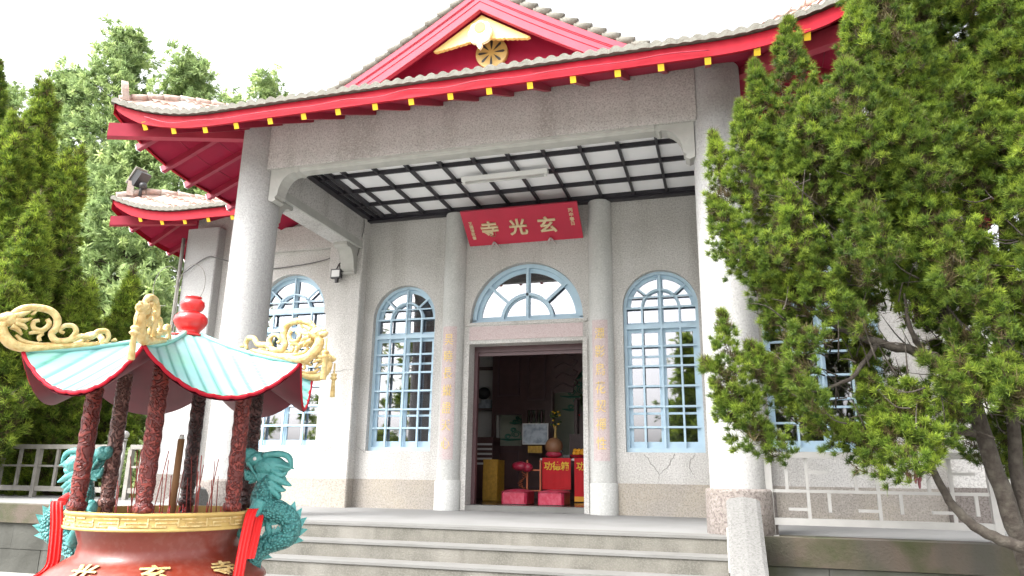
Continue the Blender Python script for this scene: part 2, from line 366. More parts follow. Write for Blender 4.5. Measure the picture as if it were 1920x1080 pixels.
# ------------------------------------------------------------------ temple
T = thing('temple', 'grey stone temple with red eaves, tiled roof and light blue arched windows', 'temple', (0, 0, 0))
def arc(cx, cz, r, a0, a1, n): return [(cx+r*math.cos(math.radians(a0+(a1-a0)*i/n)), cz+r*math.sin(math.radians(a0+(a1-a0)*i/n))) for i in range(n+1)]
W1 = (2.2739, .607, .95, 3.295)          # centre, half width, sill, spring
def arch(cx, hw, zs, zr): return [(cx-hw, zs), (cx+hw, zs)]+arc(cx, zr, hw, 0, 180, 28)
def shouldered(cx): return [(cx-.83, .97), (cx+.83, .97), (cx+.83, 3.36)]+arc(cx+.71, 3.36, .12, 20, 75, 5)+arc(cx, 3.52, .75, 4, 176, 26)+arc(cx-.71, 3.36, .12, 105, 160, 5)+[(cx-.83, 3.36)]
holes = [arch(-W1[0], *W1[1:]), arch(W1[0], *W1[1:]), shouldered(-4.66), shouldered(4.66),
         [(-1, .0), (1, .0), (1, 2.77), (-1, 2.77)], [(-1.005, 3.13)]+[(1.005, 3.13)]+arc(0, 3.19, 1.0, 2, 178, 36)]
def holed_wall(outer, holes, y0, y1, reveal=True):
    loops = [outer]+holes; b = MB()
    tri = tessellate_polygon([[Vector((p[0], p[1], 0)) for p in L] for L in loops])
    flat = [p for L in loops for p in L]; n = len(flat)
    fs = []
    for t in tri:
        a, c, d = (flat[i] for i in t)
        cr_ = (c[0]-a[0])*(d[1]-a[1])-(c[1]-a[1])*(d[0]-a[0])
        t = tuple(t) if cr_ > 0 else tuple(reversed(t))
        fs.append(t); fs.append(tuple(i+n for i in reversed(t)))
    o = 0
    for L in loops:
        m_ = len(L)
        for i in range(m_): fs.append((o+i, o+(i+1) % m_, o+(i+1) % m_+n, o+i+n))
        o += m_
    b.add([(x, y0, z) for x, z in flat]+[(x, y1, z) for x, z in flat], fs)
    return b
# door opening reaches the wall's foot: notch it into the outline instead of a hole
outer = [(-7.0, -.02), (-1.0, -.02), (-1.0, 2.77), (1.0, 2.77), (1.0, -.02), (6.82, -.02), (6.82, 5.75), (-7.0, 5.75)]
hw = holed_wall(outer, holes[:4]+holes[5:], 0, .25)
front = hw.build('front_wall', 'wall', T)
for x0, x1 in ((-6.27, -3.76), (-3.06, -1.535), (1.535, 3.06), (3.76, 6.08)): MB().box(x0, x1, -.022, .05, 0, .476).build('dado', 'dado', T)
def crack(pts, y):
    rr = random.Random(len(pts)); q = smooth_path([(x, y, z) for x, z in pts], 6); q = [p+Vector((rr.uniform(-.012, .012), 0, rr.uniform(-.012, .012))) for p in q]
    MB().tube(q, lerp_list([.003, .006, .005, .002], len(q)), 4).build('crack', 'crack', T)
crack([(1.95, .93), (2.05, .78), (2.16, .62), (2.15, .50)], -.001); crack([(2.42, .93), (2.30, .74), (2.17, .62)], -.001); crack([(2.72, .92), (2.62, .75), (2.70, .6)], -.001)
crack([(-3.74, .98), (-3.55, .93), (-3.45, 1.0), (-3.3, .96), (-3.08, 1.02)], -.231); crack([(-3.5, .93), (-3.46, .80), (-3.36, .66), (-3.32, .49)], -.231); crack([(-3.0, 1.0), (-2.93, .95), (-2.88, .93)], -.001)
crack([(-3.6, 2.32), (-3.4, 2.33), (-3.1, 2.36)], -.231)
MB().box(-7.0, -6.75, .25, 8, -.02, 5.7).box(6.57, 6.82, .25, 8, -.02, 5.7).box(-6.75, 6.57, 7.75, 8, -.02, 5.7).build('side_wall', 'wall', T)
MB().box(-6.75, 6.57, .25, 7.75, 5.3, 5.4).build('hall_ceiling', 'iwall', T)
for s in (-1, 1):
    e_ = 7.05 if s < 0 else 6.87
    b = MB().box(min(s*(e_-.75), s*e_), max(s*(e_-.75), s*e_), -.22, .24, .5, 5.3, .02); p = b.build('pilaster', 'column' if s < 0 else 'wall', T)
    MB().box(min(s*(e_-.78), s*(e_+.05)), max(s*(e_-.78), s*(e_+.05)), -.25, .24, 0, .5, .02).build('plinth', 'plinth', p)
    b = MB().box(min(s*3.066, s*3.75), max(s*3.066, s*3.75), -.23, .03, .476, 5.2, .02); p = b.build('pilaster', 'wall', T)
    MB().box(min(s*3.06, s*3.76), max(s*3.06, s*3.76), -.236, .03, 0, .476, .02).build('plinth', 'dado', p)
    # half columns by the door
    b = MB().lathe([(.2, .478), (.2, 5.17)], (s*1.31, 0.0, 0), 24, PI, 2*PI); p = b.build('half_column', 'shaft', T)
    MB().lathe([(.226, 0), (.226, .462), (.2, .478)], (s*1.31, 0, 0), 24, PI, 2*PI).build('base', 'shaft', p)
    # couplet panel, wrapped round the shaft
    cb = MB(); ang = [PI*1.5+math.radians(a) for a in range(-38, 39, 4)]
    rows = [[(s*1.31+.206*math.cos(a), .206*math.sin(a), z) for a in ang] for z in (.81, 3.06)]
    cb.grid(rows, True); cp_ = cb.build('couplet_panel', 'pink', T)
    for k, ch in enumerate('昊曉長縱證天心' if s < 0 else '潭影鳥花契禪性'):
        vs, fs = glyph(ch, .215, -.002, .006)
        q = []
        for v in vs:
            a = PI*1.5+v.x*.82/.21; rr = .209-v.y*1.0+.002
            q.append((s*1.31+rr*math.cos(a), rr*math.sin(a), 2.83-.292*k+v.z))
        MB().add(q, fs).build('character', 'gilt', cp_)
# stone door surround
db = MB().box(-1.075, -.994, -.03, .255, .003, 2.81).box(.994, 1.075, -.03, .255, .003, 2.81).box(-.994, .994, -.03, .255, 2.762, 2.81).box(-1.075, 1.075, -.03, .24, 3.085, 3.14).box(-1.03, 1.03, -.018, .02, 2.81, 3.085)
ds = db.build('door_surround', 'wall', T)
MB().box(-1.0, 1.0, -.028, .0, 2.83, 3.065).build('lintel_panel', 'pink', ds)
MB().box(-.992, .992, -.035, .3, .002, .088).build('threshold', 'tread', ds)
MB().box(-1.02, -.93, .257, .36, .091, 2.80).box(.985, 1.06, .26, .36, .091, 2.80).box(-.93, .985, .26, .36, 2.66, 2.80).box(-.93, .985, .29, .34, 2.60, 2.66).build('door_frame', 'jambwood', ds)

# ---- windows
def band(cx, cz, r0, r1, a0, a1, y0, y1, n=28):
    b = MB(); po = arc(cx, cz, r1, a0, a1, n)+list(reversed(arc(cx, cz, r0, a0, a1, n)))
    return b.prism(po, y0, y1, 'xz')
def join(*bs):
    o = MB()
    for b in bs: o.add(b.v, b.f); o.sm[-len(b.f):] = b.sm
    return o
def bar(b, x0, z0, x1, z1, w_, y0, y1):
    dx, dz = x1-x0, z1-z0; L = math.hypot(dx, dz); nx, nz = -dz/L*w_/2, dx/L*w_/2
    b.prism([(x0+nx, z0+nz), (x0-nx, z0-nz), (x1-nx, z1-nz), (x1+nx, z1+nz)], y0, y1, 'xz')
def window(cx, hw_, zs, zr, R, curtain):
    fr = MB()
    fr.box(cx-hw_, cx+hw_, .11, .22, zs, zs+.07); fr.box(cx-hw_, cx-hw_+.05, .11, .22, zs+.07, zr); fr.box(cx+hw_-.05, cx+hw_, .11, .22, zs+.07, zr)
    if R < hw_-.02:
        fr.box(cx-hw_, cx+hw_, .112, .22, zr, zr+.10)
    fr = join(fr, band(cx, zr, R-.05, R, 0, 180, .11, .22))
    f = fr.build('window', 'blue', T)
    g = MB(); gy0, gy1 = .116, .146; t = .032
    zt = zr-.32                                             # transom
    g.box(cx-hw_+.05, cx+hw_-.05, .112, .17, zt-.035, zt+.035)
    n = 6; z0 = zs+.07
    for k in range(1, n): g.box(cx-hw_+.05, cx+hw_-.05, gy0, gy1, z0+(zt-z0)*k/n-t/2, z0+(zt-z0)*k/n+t/2)
    g.box(cx-hw_+.05, cx+hw_-.05, gy0+.002, gy1-.002, zr-t/2, zr+t/2)
    for k in (-.5, 0, .5): g.box(cx+k*hw_-t/2, cx+k*hw_+t/2, gy0-.006, gy1+.006, z0, zr+(R-.04 if k == 0 else 0))
    g = join(g, band(cx, zr, R*.5-t/2, R*.5+t/2, 0, 180, gy0, gy1))
    for a in (42, 138):
        c_, s_ = math.cos(math.radians(a)), math.sin(math.radians(a))
        bar(g, cx+c_*R*.5, zr+s_*R*.5, cx+c_*(R-.04), zr+s_*(R-.04), t, gy0, gy1)
    zm = zr+.3*R; xe = math.sqrt(max(0, (R-.05)**2-(.3*R)**2))
    g.box(cx-xe, cx+xe, gy0+.004, gy1-.004, zm-.012, zm+.012)
    g.build('grille', 'blue', f)
    sh = MB(); y0, y1 = .18, .215
    for sx in (-1, 1):
        xa, xb = (cx-hw_+.05, cx) if sx < 0 else (cx, cx+hw_-.05)
        for u0, u1 in ((xa, xa+.06), (xb-.06, xb)): sh.box(u0, u1, y0, y1, z0, zt)
        for u0, u1 in ((z0, z0+.1), (z0+(zt-z0)*.27, z0+(zt-z0)*.27+.035), (z0+(zt-z0)*.74, z0+(zt-z0)*.74+.035), (zt-.09, zt)): sh.box(xa+.06, xb-.06, y0+.003, y1-.003, u0, u1)
    sh = join(sh, band(cx, zr, R-.11, R-.05, 0, 180, y0, y1)); sh.box(cx-.045, cx+.045, y0+.004, y1-.004, zt, zr+R-.11); sh.box(cx-hw_+.05, cx+hw_-.05, y0-.002, y1, zt, zt+.08)
    sh = join(sh, band(cx, zr, R*.5-.03, R*.5+.02, 0, 180, y0+.006, y1))
    sh.build('sash', 'blue', f)
    MB().prism([(cx-hw_+.05, z0), (cx+hw_-.05, z0), (cx+hw_-.05, zr)]+arc(cx, zr, min(R, hw_)-.05, 0, 180, 24)+[(cx-hw_+.05, zr)], .198, .202, 'xz').build('glass', 'glass', f)
    MB().box(cx-hw_+.05, cx+hw_-.05, .222, .23, z0, z0+(zt-z0)*.47).build('reflection_panel', 'pane_reflection', f)  # grey board standing in for trees and steps reflected in the lower panes
    if curtain:
        rows = [[(cx+.05+i*.02, .3+.02*math.sin(i*1.3), z) for i in range(26)] for z in (zs, zr-.1)]
        MB().grid(rows, True).build('curtain', 'redcurtain', f)
window(-W1[0], *W1[1:], W1[1], True)
window(W1[0], *W1[1:], W1[1], False)
window(-4.66, .83, .97, 3.52, .75, False)
window(4.66, .83, .97, 3.52, .75, False)
# half round light over the door
f = join(MB().box(-1.0, 1.0, .11, .22, 3.14, 3.21), band(0, 3.19, .925, .995, 0, 180, .11, .22, 36)).build('fanlight', 'blue', T)
g = MB(); g.box(-.022, .022, .115, .16, 3.21, 4.12)
for a in (42, 138):
    c_, s_ = math.cos(math.radians(a)), math.sin(math.radians(a)); bar(g, c_*.44, 3.19+s_*.44, c_*.93, 3.19+s_*.93, .05, .12, .16)
g = join(g, band(0, 3.19, .425, .475, 0, 180, .115, .16, 28)); g.build('glazing_bars', 'blue', f)
g = join(band(0, 3.19, .85, .925, 0, 180, .18, .215, 36), band(0, 3.19, .40, .46, 0, 180, .18, .215, 28)); g.box(-.04, .04, .18, .215, 3.21, 4.04); g.box(-.92, .92, .182, .215, 3.21, 3.27); g.build('sash', 'blue', f)
MB().prism([(-.93, 3.21), (.93, 3.21)]+arc(0, 3.19, .92, 2, 178, 30), .198, .202, 'xz').build('glass', 'glass', f)

# ---- porch: columns, beams, brackets, ceiling
XC, YC = 3.30, -3.08
for s in (-1, 1):
    c = MB().lathe([(.315, .472), (.312, 2.5), (.302, 5.6)], (s*XC, YC, 0), 48).build('column', 'column', T)
    MB().lathe([(.37, 0), (.372, .02), (.37, .44), (.355, .47), (.30, .474)], (s*XC, YC, 0), 48).build('plinth', 'plinth', c)
MB().box(-3.06, 3.06, -3.28, -3.00, 4.872, 5.72).build('front_beam', 'beam', T)
b = MB()
for (ya, za) in ((-3.262, 4.80), (-3.245, 4.745)):
    pass
b.prism([(-3.262, 4.871), (-3.262, 4.835), (-3.24, 4.825), (-3.24, 4.815), (-3.22, 4.80), (-3.06, 4.80), (-3.03, 4.871)], -2.54, 2.54, 'yz')
b.build('beam_moulding', 'mould', T)
def bracket_profile(w_, h):
    q = [(0, 0), (w_, 0), (w_, -.05), (w_*.86, -.09), (w_*.80, -.07)]
    q += [(w_*.80-w_*.52*math.sin(math.radians(a)), -.07-(h-.17)*(1-math.cos(math.radians(a)))) for a in (15, 30, 45, 60, 75, 90)]
    q += [(w_*.20, -h+.07), (w_*.24, -h+.03), (w_*.14, -h), (0, -h+.03)]
    return q
for s in (-1, 1):
    pr_ = [(s*(3.02-x), 4.872+z-.001) for x, z in bracket_profile(.50, .50)]
    MB().prism(pr_, -3.235, -3.02, 'xz').build('bracket', 'mould', T)
    # side beam from the column back to the pilaster
    MB().box(min(s*3.10, s*3.5), max(s*3.10, s*3.5), -2.80, -.235, 4.62, 5.5).build('side_beam', 'beam', T)
    MB().box(min(s*3.085, s*3.09), max(s*3.085, s*3.11), -2.78, -.236, 4.60, 4.74).box(min(s*3.07, s*3.11), max(s*3.07, s*3.11), -2.78, -.237, 4.595, 4.63).build('beam_moulding', 'mould', T)
    pb = [(-.23-x, 4.618+z) for x, z in bracket_profile(.42, .52)]
    MB().prism(pb, min(s*3.17, s*3.44), max(s*3.17, s*3.44), 'yz').build('bracket', 'mould', T)
    pb = [(-2.80+x, 4.618+z) for x, z in bracket_profile(.42, .46)]
    MB().prism(pb, min(s*3.17, s*3.44), max(s*3.17, s*3.44), 'yz').build('bracket', 'mould', T)
    MB().box(min(s*3.5, s*6.1), max(s*3.5, s*6.1), -.10, -.01, 4.72, 5.2).build('wall_beam', 'wall', T)
ce = MB().box(-3.098, 3.098, -2.998, -.002, 5.27, 5.32).build('porch_ceiling', 'ceil', T)
g = MB()
for i in range(12):
    x = -3.02+.549*i; g.box(x-.019, x+.019, -2.895, -.14, 5.205, 5.268)
for j in range(5):
    y = -.14-.62*j; g.box(-3.097, 3.097, y-.021, y+.021, 5.200, 5.267)
g.box(-3.097, 3.097, -.135, -.003, 5.16, 5.266).box(-3.098, -2.98, -2.89, -.136, 5.19, 5.262).box(2.98, 3.098, -2.89, -.136, 5.19, 5.262).box(-2.90, -2.86, -2.89, -.136, 5.203, 5.262).box(-2.78, -2.70, -2.89, -.136, 5.203, 5.262)
g.box(-3.097, 3.097, -2.895, -2.82, 5.19, 5.263)
g.build('ceiling_lattice', 'lacquer', ce)

# ---- roofs
E0, ZE = -4.3, 5.30
def lift(x): return .136*max(0, abs(x)-3.3)**2
def zr_(d): return ZE+.31*d+.030*d*d+.062*max(0, d-2.9)
def sof(e, p, d, top=.165): return Vector((p.x, p.y, min(e.z-top+.44*min(d, 1.05), p.z-.05)))   # soffit under roof point p, eave point e
def ss(a, b, t): t = min(1, max(0, (t-a)/(b-a))); return t*t*(3-2*t)
def bulge(d, e): return .30*ss(0, .5, d)*(1-ss(.9, 1.85, d))*math.exp(-(max(0, e)/.9)**2)   # hips swell upwards
def ramp(x): return max(0.0, (x-3.3))/1.7
def porch_front(x, d):         # skirt over the porch; d measured from the front eave
    k = ramp(abs(x)); return Vector((x, E0+d, zr_(d)+.39*k*k*max(0, 1-d/1.9)**1.3+bulge(d, 5-d-abs(x))))
def porch_side(s, y, d):
    k = max(0.0, (-y-2.6))/1.7; return Vector((s*(5-d), y, zr_(d)+.39*k*k*max(0, 1-d/1.9)**1.3+bulge(d, y-E0-d)))
def tiled(fn, lim, s0, s1, D, name_m, per=.152, course=.3, k=6, hip=True):
    """fn(s,d) -> point; lim(d) -> (lo,hi) clamp for s"""
    n = max(2, int((s1-s0)/per*k)); rows = []; nc = int(math.ceil(D/course))
    for c in range(nc):
        for e in (0, 1):
            d_ = min(D, (c+e)*course-(0.02 if e == 0 and c else 0)); row = []
            lo, hi = lim(d_)
            for i in range(n+1):
                s_ = s0+(s1-s0)*i/n; q = min(max(s_, lo), hi)
                p = Vector(fn(q, d_)); ph = 2*PI*(s_-s0)/per
                j = random.Random(int((s_-s0)/per)*131+c).uniform(-.006, .006)
                p.z += .046*abs(math.sin(ph/2))+(.032 if e == 0 else 0)+j
                row.append(p)
            rows.append(row)
    m_ = MB().grid(rows); m_.rows = rows; return m_
def eave_ends(fn, s0, s1, lim, per=.152, k=6, out=(0, -1, 0), drop=.055):
    n = max(2, int((s1-s0)/per*k)); o = Vector(out)*.035; a, b_, c = [], [], []
    lo, hi = lim(0)
    for i in range(n+1):
        s_ = min(max(s0+(s1-s0)*i/n, lo), hi); p = Vector(fn(s_, 0)); ph = 2*PI*i/n*(s1-s0)/per
        w_ = .046*abs(math.sin(ph/2))
        j = .012*random.Random(int(i/k)+5).random()
        a.append(p+Vector((0, 0, w_+.036))); b_.append(p+o*(1+j*20)+Vector((0, 0, w_+.028))); c.append(p+o*(1+j*20)+Vector((0, 0, -drop*.4+w_*.3)))
    dd = [p+Vector((0, 0, -drop*.4)) for p in [Vector(fn(min(max(s0+(s1-s0)*i/n, lo), hi), .06)) for i in range(n+1)]]
    return MB().grid([a, b_, c, dd])
GY = -2.40                         # plane of the gable
pf = tiled(porch_front, lambda d: (-(5-d), 5-d), -5, 5, 1.9, 'tile').build('porch_roof', 'tile', T)
eave_ends(porch_front, -5, 5, lambda d: (-5, 5)).build('eave_tile_ends', 'tile_end', pf)
for s in (-1, 1):
    fn = lambda y, d, s=s: porch_side(s, y, d)
    rows = tiled(fn, lambda d: (max(E0+d, GY-.45 if d > 1.88 else -9), 4.6), E0, 4.6, 5.0, 'tile', k=4).build('side_slope', 'tile', pf)
    eave_ends(fn, E0, -1.2, lambda d: (E0, -1.2), out=(s, 0, 0)).build('eave_tile_ends', 'tile_end', pf)
    # fascia and soffit of the side eave
    ys = [E0+i*.1 for i in range(32)]
    a = [porch_side(s, y, .03)+Vector((0, 0, -.02)) for y in ys]; c = [p+Vector((0, 0, -.18)) for p in a]; a2 = [p-Vector((s*.04, 0, 0)) for p in a]; c2 = [p-Vector((s*.04, 0, 0)) for p in c]
    MB().grid([a2, a, c, c2]).build('fascia', 'red', pf)
    rows = [[sof(porch_side(s, y, 0), porch_side(s, max(y, E0+d), d), d) for y in ys+[-1.0, -.5, 0]] for d in (.05, .5, 1.0, 1.5, 2.0)]
    sf = MB().grid(rows).build('soffit', 'soffit', pf)
    bb = MB()
    for d in (.45, .85, 1.25):
        for y in range(0, 1): bb.tube([sof(porch_side(s, yy, 0), porch_side(s, yy, d), d)-Vector((0, 0, .003)) for yy in ys if yy > E0+d], .006, 4)
    bb.build('board_joint', 'rafter', pf)
    for k in range(5):
        y = -3.72+.53*k
        dz = Vector((0, 0, -.225)); p0, p1 = porch_side(s, y, -.03), sof(porch_side(s, y, 0), porch_side(s, y, 1.05), 1.05, .20)-dz; ax = p1-p0
        rf = MB().obox((p0+p1)/2+dz, ax, (0, 1, 0), Vector((0, 1, 0)).cross(ax), ax.length/2, .035, .05).build('rafter', 'rafter', T)
        MB().obox(p0+dz-ax.normalized()*.006, ax, (0, 1, 0), Vector((0, 1, 0)).cross(ax), .006, .036, .051).build('rafter_end', 'white', rf)
    # hip ridge of half round tiles and its end block
    hp = [Vector((s*(5-d), E0+d, porch_front(5-d, d).z+.06)) for d in (0.05, .3, .6, .9, 1.2, 1.5, 1.8)]
    hp = smooth_path(hp, 6); hr = MB()
    for i in range(0, len(hp)-3, 3): hr.tube([hp[i], hp[i+1], hp[i+2], hp[min(i+3, len(hp)-1)]], [.072, .068, .064, .058], 10)
    hr = hr.build('hip_ridge', 'tile', pf)
    e = MB(); p = hp[2]; dv = Vector((s, -1, 0)).normalized(); sv = Vector((-dv.y, dv.x, 0))
    prof = [(-.09, -.05), (.09, -.05), (.10, .12), (.085, .20), (.05, .26), (0, .28), (-.05, .26), (-.085, .20), (-.10, .12)]
    n = len(prof); vs = [p+sv*a_+dv*(t+ (b__*.18))+Vector((0, 0, b__)) for t in (-.03, .06) for a_, b__ in prof]
    e.add(vs, [tuple(range(n)), tuple(range(2*n-1, n-1, -1))]+[(i, (i+1) % n, (i+1) % n+n, i+n) for i in range(n)])
    e.build('ridge_end_tile', 'tile', pf)
    # hip rafter under the corner
    a, c = Vector((s*4.95, E0+.02, 5.22)), Vector((s*3.15, E0+1.82, 5.80))
    a += Vector((s*.04, -.04, 0)); ax = c-a
    MB().obox((a+c)/2, ax, Vector((-ax.y, ax.x, 0)), Vector((0, 0, 1)), ax.length/2, .07, .10).build('hip_rafter', 'barge', pf)
# front fascia, soffit, rafters
xs = [-5+.1*i for i in range(101)]
top = [porch_front(x, .0)+Vector((0, .02, -.02)) for x in xs]
bot = []
for x, p in zip(xs, top):
    t = min(1, (5-abs(x))/.5); bot.append(p+Vector((0, 0, -.05-.125*(t**.6))))
MB().grid([[p+Vector((0, .04, 0)) for p in top], top, bot, [p+Vector((0, .04, 0)) for p in bot]]).build('fascia', 'red', pf)
rows = [[sof(porch_front(x, 0), porch_front(max(-(5-d), min(5-d, x)), d), d) for x in xs] for d in (.05, .4, .8, 1.05, 1.6)]
MB().grid(rows).build('soffit', 'soffit', pf)
for k in range(19):
    x = -4.425+.5107*k+random.uniform(-.015, .015)
    if abs(x) > 4.8: continue
    d1 = min(1.1, 4.9-abs(x)+.1); p0, p1 = porch_front(x, .06)+Vector((0, 0, -.225)), sof(porch_front(x, 0), porch_front(x, d1), d1, .10); ax = p1-p0
    rf = MB().obox((p0+p1)/2, ax, (1, 0, 0), ax.cross(Vector((1, 0, 0))), ax.length/2, .034, .058).build('rafter', 'rafter', T)
    MB().obox(p0-ax.normalized()*.006, ax, (1, 0, 0), ax.cross(Vector((1, 0, 0))), .006, .035, .059).build('rafter_end', 'yellow', rf)
wire = smooth_path([porch_front(x, 0)+Vector((0, -.01, -.09-.05*abs(math.sin(i*1.4)))) for i, x in enumerate([-4.4+.45*j for j in range(18)])], 5)
MB().tube(wire, .006, 5).build('light_wire', 'rafter', pf)

# gable
def gz(x): return zr_(5-abs(x))
gb = MB(); X = [i*.1-2.9 for i in range(59)]
gw = MB().prism([(x, 6.0) for x in (-2.9, 2.9)]+[(x, gz(x)-.05) for x in reversed(X)], GY+.02, GY+.1, 'xz').build('gable', 'soffit', T)
for s in (-1, 1):
    xs_ = [s*(.0+i*.1) for i in range(24)]
    po = [(x, gz(x)-.035) for x in xs_]+[(x, gz(x)-.035-.36) for x in reversed(xs_)]
    bg_ = MB().prism(po, GY-.40, GY-.32, 'xz').build('bargeboard', 'barge', T)
    ln = MB()
    for off_ in (.10, .125, .22): ln.tube([(x, GY-.402, gz(x)-.035-off_) for x in xs_], .006, 4)
    ln.build('groove', 'red', bg_)
    MB().grid([[(x, yy, gz(x)-.10) for x in xs_] for yy in (GY-.33, GY+.05)]).build('verge_soffit', 'soffit', gw)
    # verge tiles seen end on, stepped
    vb = MB()
    for i in range(13):
        xa, xb = s*(.04+i*.2), s*(.04+i*.2+.235)
        vb.tube([(xa, GY-.36, gz(xa)+.01), (xb, GY-.36, gz(xb)+.055)], [.055, .07], 10)
    vb.build('verge_tiles', 'tile_end', T)
scal = []
for i in range(0, 25):
    x = -.74+.74*i/24; scal.append((x, gz(x)-.45-.36*(i/24)**1.0-.018*abs(math.sin(i*PI/2.4))))
poly = [(0, gz(0)-.43), (-.76, gz(.76)-.43)]+scal+[(-x, z) for x, z in reversed(scal[:-1])]+[(.76, gz(.76)-.43)]
gd = MB().prism(poly, GY-.30, GY-.24, 'xz').build('scalloped_board', 'cream', T)
poly = []
for i in range(72):
    t = 2*PI*i/72; q = .165+.02*abs(math.cos(4*t)); poly.append((q*math.sin(t), gz(0)-.76+q*1.1*math.cos(t)))
poly[34:39] = [(.035, gz(0)-.93), (.04, gz(0)-.98), (.0, gz(0)-1.04), (-.04, gz(0)-.98), (-.035, gz(0)-.93)]
MB().prism(poly, GY-.36, GY-.30, 'xz').build('pendant', 'pendant', gd)
MB().cyl((0, GY-.37, gz(0)-.68), (0, GY-.36, gz(0)-.68), .09, seg=24).build('boss', 'yellow', gd)
mz, mx_ = 6.80, .09
md = MB().cyl((mx_, GY-.06, mz), (mx_, GY+.02, mz), .25, seg=40)
md = md.build('medallion', 'gold', T)
for k in range(8):
    a = k*PI/4; c_, s_ = math.cos(a), math.sin(a)
    po = [(.05, 0), (.11, .013), (.19, .021), (.215, 0), (.19, -.021), (.11, -.013)]
    MB().prism([(mx_+u*c_-v*s_, mz+u*s_+v*c_) for u, v in po], GY-.066, GY-.06, 'xz').build('petal', 'dark', md)
MB().tube([(0, GY-.42, gz(0)+.06), (0, 5, gz(0)+.06)], .10, 10).box(-.11, .11, GY-.44, GY-.28, gz(0)-.10, gz(0)+.16).build('roof_ridge', 'tile', gw)

# main hall roof, same eave level, meeting the porch roof in valleys
HX, HY = 8.05, -1.22
def hall_front(x, d):
    k = max(0.0, abs(x)-6.35)/1.7; return Vector((x, HY+d, zr_(d)+.39*k*k*max(0, 1-d/1.9)**1.3+bulge(d, HX-d-abs(x))))
for s in (-1, 1):
    s0, s1 = (-HX, -3.9) if s < 0 else (3.9, HX)
    lim = (lambda d: (-(HX-d), -3.9)) if s < 0 else (lambda d: (3.9, HX-d))
    hr = tiled(hall_front, lim, s0, s1, 3.6, 'tile').build('hall_roof', 'tile', T)
    eave_ends(hall_front, s0, s1, lim).build('eave_tile_ends', 'tile_end', hr)
    hs_ = lambda y, d, s=s: Vector((s*(HX-d), y, zr_(d)+.39*(max(0.0, (-y+.5))/1.7)**2*max(0, 1-d/1.9)**1.3+bulge(d, y-HY-d)))
    tiled(hs_, lambda d: (HY+d, 9), HY, 9, 3.6, 'tile', k=3, per=.27).build('side_slope', 'tile', hr)
    eave_ends(hs_, HY, 9, lambda d: (HY, 9), out=(s, 0, 0), per=.27, k=4).build('eave_tile_ends', 'tile_end', hr)
    xs_ = [s0+(s1-s0)*i/50 for i in range(51)]
    tp = [hall_front(x, 0)+Vector((0, .02, -.02)) for x in xs_]
    bt = [p+Vector((0, 0, -.05-.125*(max(0, min(1, (HX-abs(p.x))/.5))**.6))) for p in tp]
    MB().grid([[p+Vector((0, .04, 0)) for p in tp], tp, bt, [p+Vector((0, .04, 0)) for p in bt]]).build('fascia', 'red', hr)
    MB().grid([[sof(hall_front(x, 0), hall_front(max(-(HX-d), min(HX-d, x)), d), d) for x in xs_] for d in (.05, .5, .9, 1.3)]).build('soffit', 'soffit', hr)
    ys = [HY+i*.2 for i in range(24)]
    MB().grid([[hs_(max(y, HY+d), d)+Vector((0, 0, -.165)) for y in ys] for d in (.05, .5, 1.1)]).build('soffit', 'soffit', hr)
    tp = [hs_(y, .02)+Vector((0, 0, -.02)) for y in ys]; MB().grid([tp, [p+Vector((0, 0, -.22)) for p in tp]]).build('fascia', 'red', hr)
    for k in range(6):
        x = s*(7.35-.52*k); p0, p1 = hall_front(x, .06)+Vector((0, 0, -.225)), sof(hall_front(x, 0), hall_front(x, 1.0), 1.0, .10); ax = p1-p0
        rf = MB().obox((p0+p1)/2, ax, (1, 0, 0), ax.cross(Vector((1, 0, 0))), ax.length/2, .034, .058).build('rafter', 'rafter', T)
        MB().obox(p0-ax.normalized()*.006, ax, (1, 0, 0), ax.cross(Vector((1, 0, 0))), .006, .035, .059).build('rafter_end', 'yellow', rf)
    for k in range(4):
        y = -.62+.53*k; p0, p1 = hs_(y, -.03), hs_(y, .95); dz = Vector((0, 0, -.225)); ax = p1-p0
        rf = MB().obox((p0+p1)/2+dz, ax, (0, 1, 0), Vector((0, 1, 0)).cross(ax), ax.length/2, .035, .05).build('rafter', 'rafter', T)
        MB().obox(p0+dz-ax.normalized()*.006, ax, (0, 1, 0), Vector((0, 1, 0)).cross(ax), .006, .036, .051).build('rafter_end', 'white', rf)
    hp = smooth_path([Vector((s*(HX-d), HY+d, hall_front(HX-d, d).z+.07)) for d in (.05, .4, .8, 1.3, 2.0, 2.8, 3.5)], 6); hb = MB()
    for i in range(0, len(hp)-3, 3): hb.tube([hp[i], hp[i+1], hp[i+2], hp[i+3]], [.085, .078, .07, .066], 10)
    hb = hb.build('hip_ridge', 'tile', hr)
    p = hp[3]; e = MB().obox(p+Vector((0, 0, .1)), (s, -1, 0), (1, s, 0), (0, 0, 1), .06, .09, .15); e.build('ridge_end_tile', 'tile', hr)
    a, c = Vector((s*(HX-.02), HY+.02, 5.22)), Vector((s*6.95, HY+1.1, 5.52)); ax = c-a
    MB().obox((a+c)/2, ax, Vector((-ax.y, ax.x, 0)), Vector((0, 0, 1)), ax.length/2, .07, .09).build('hip_rafter', 'barge', hr)

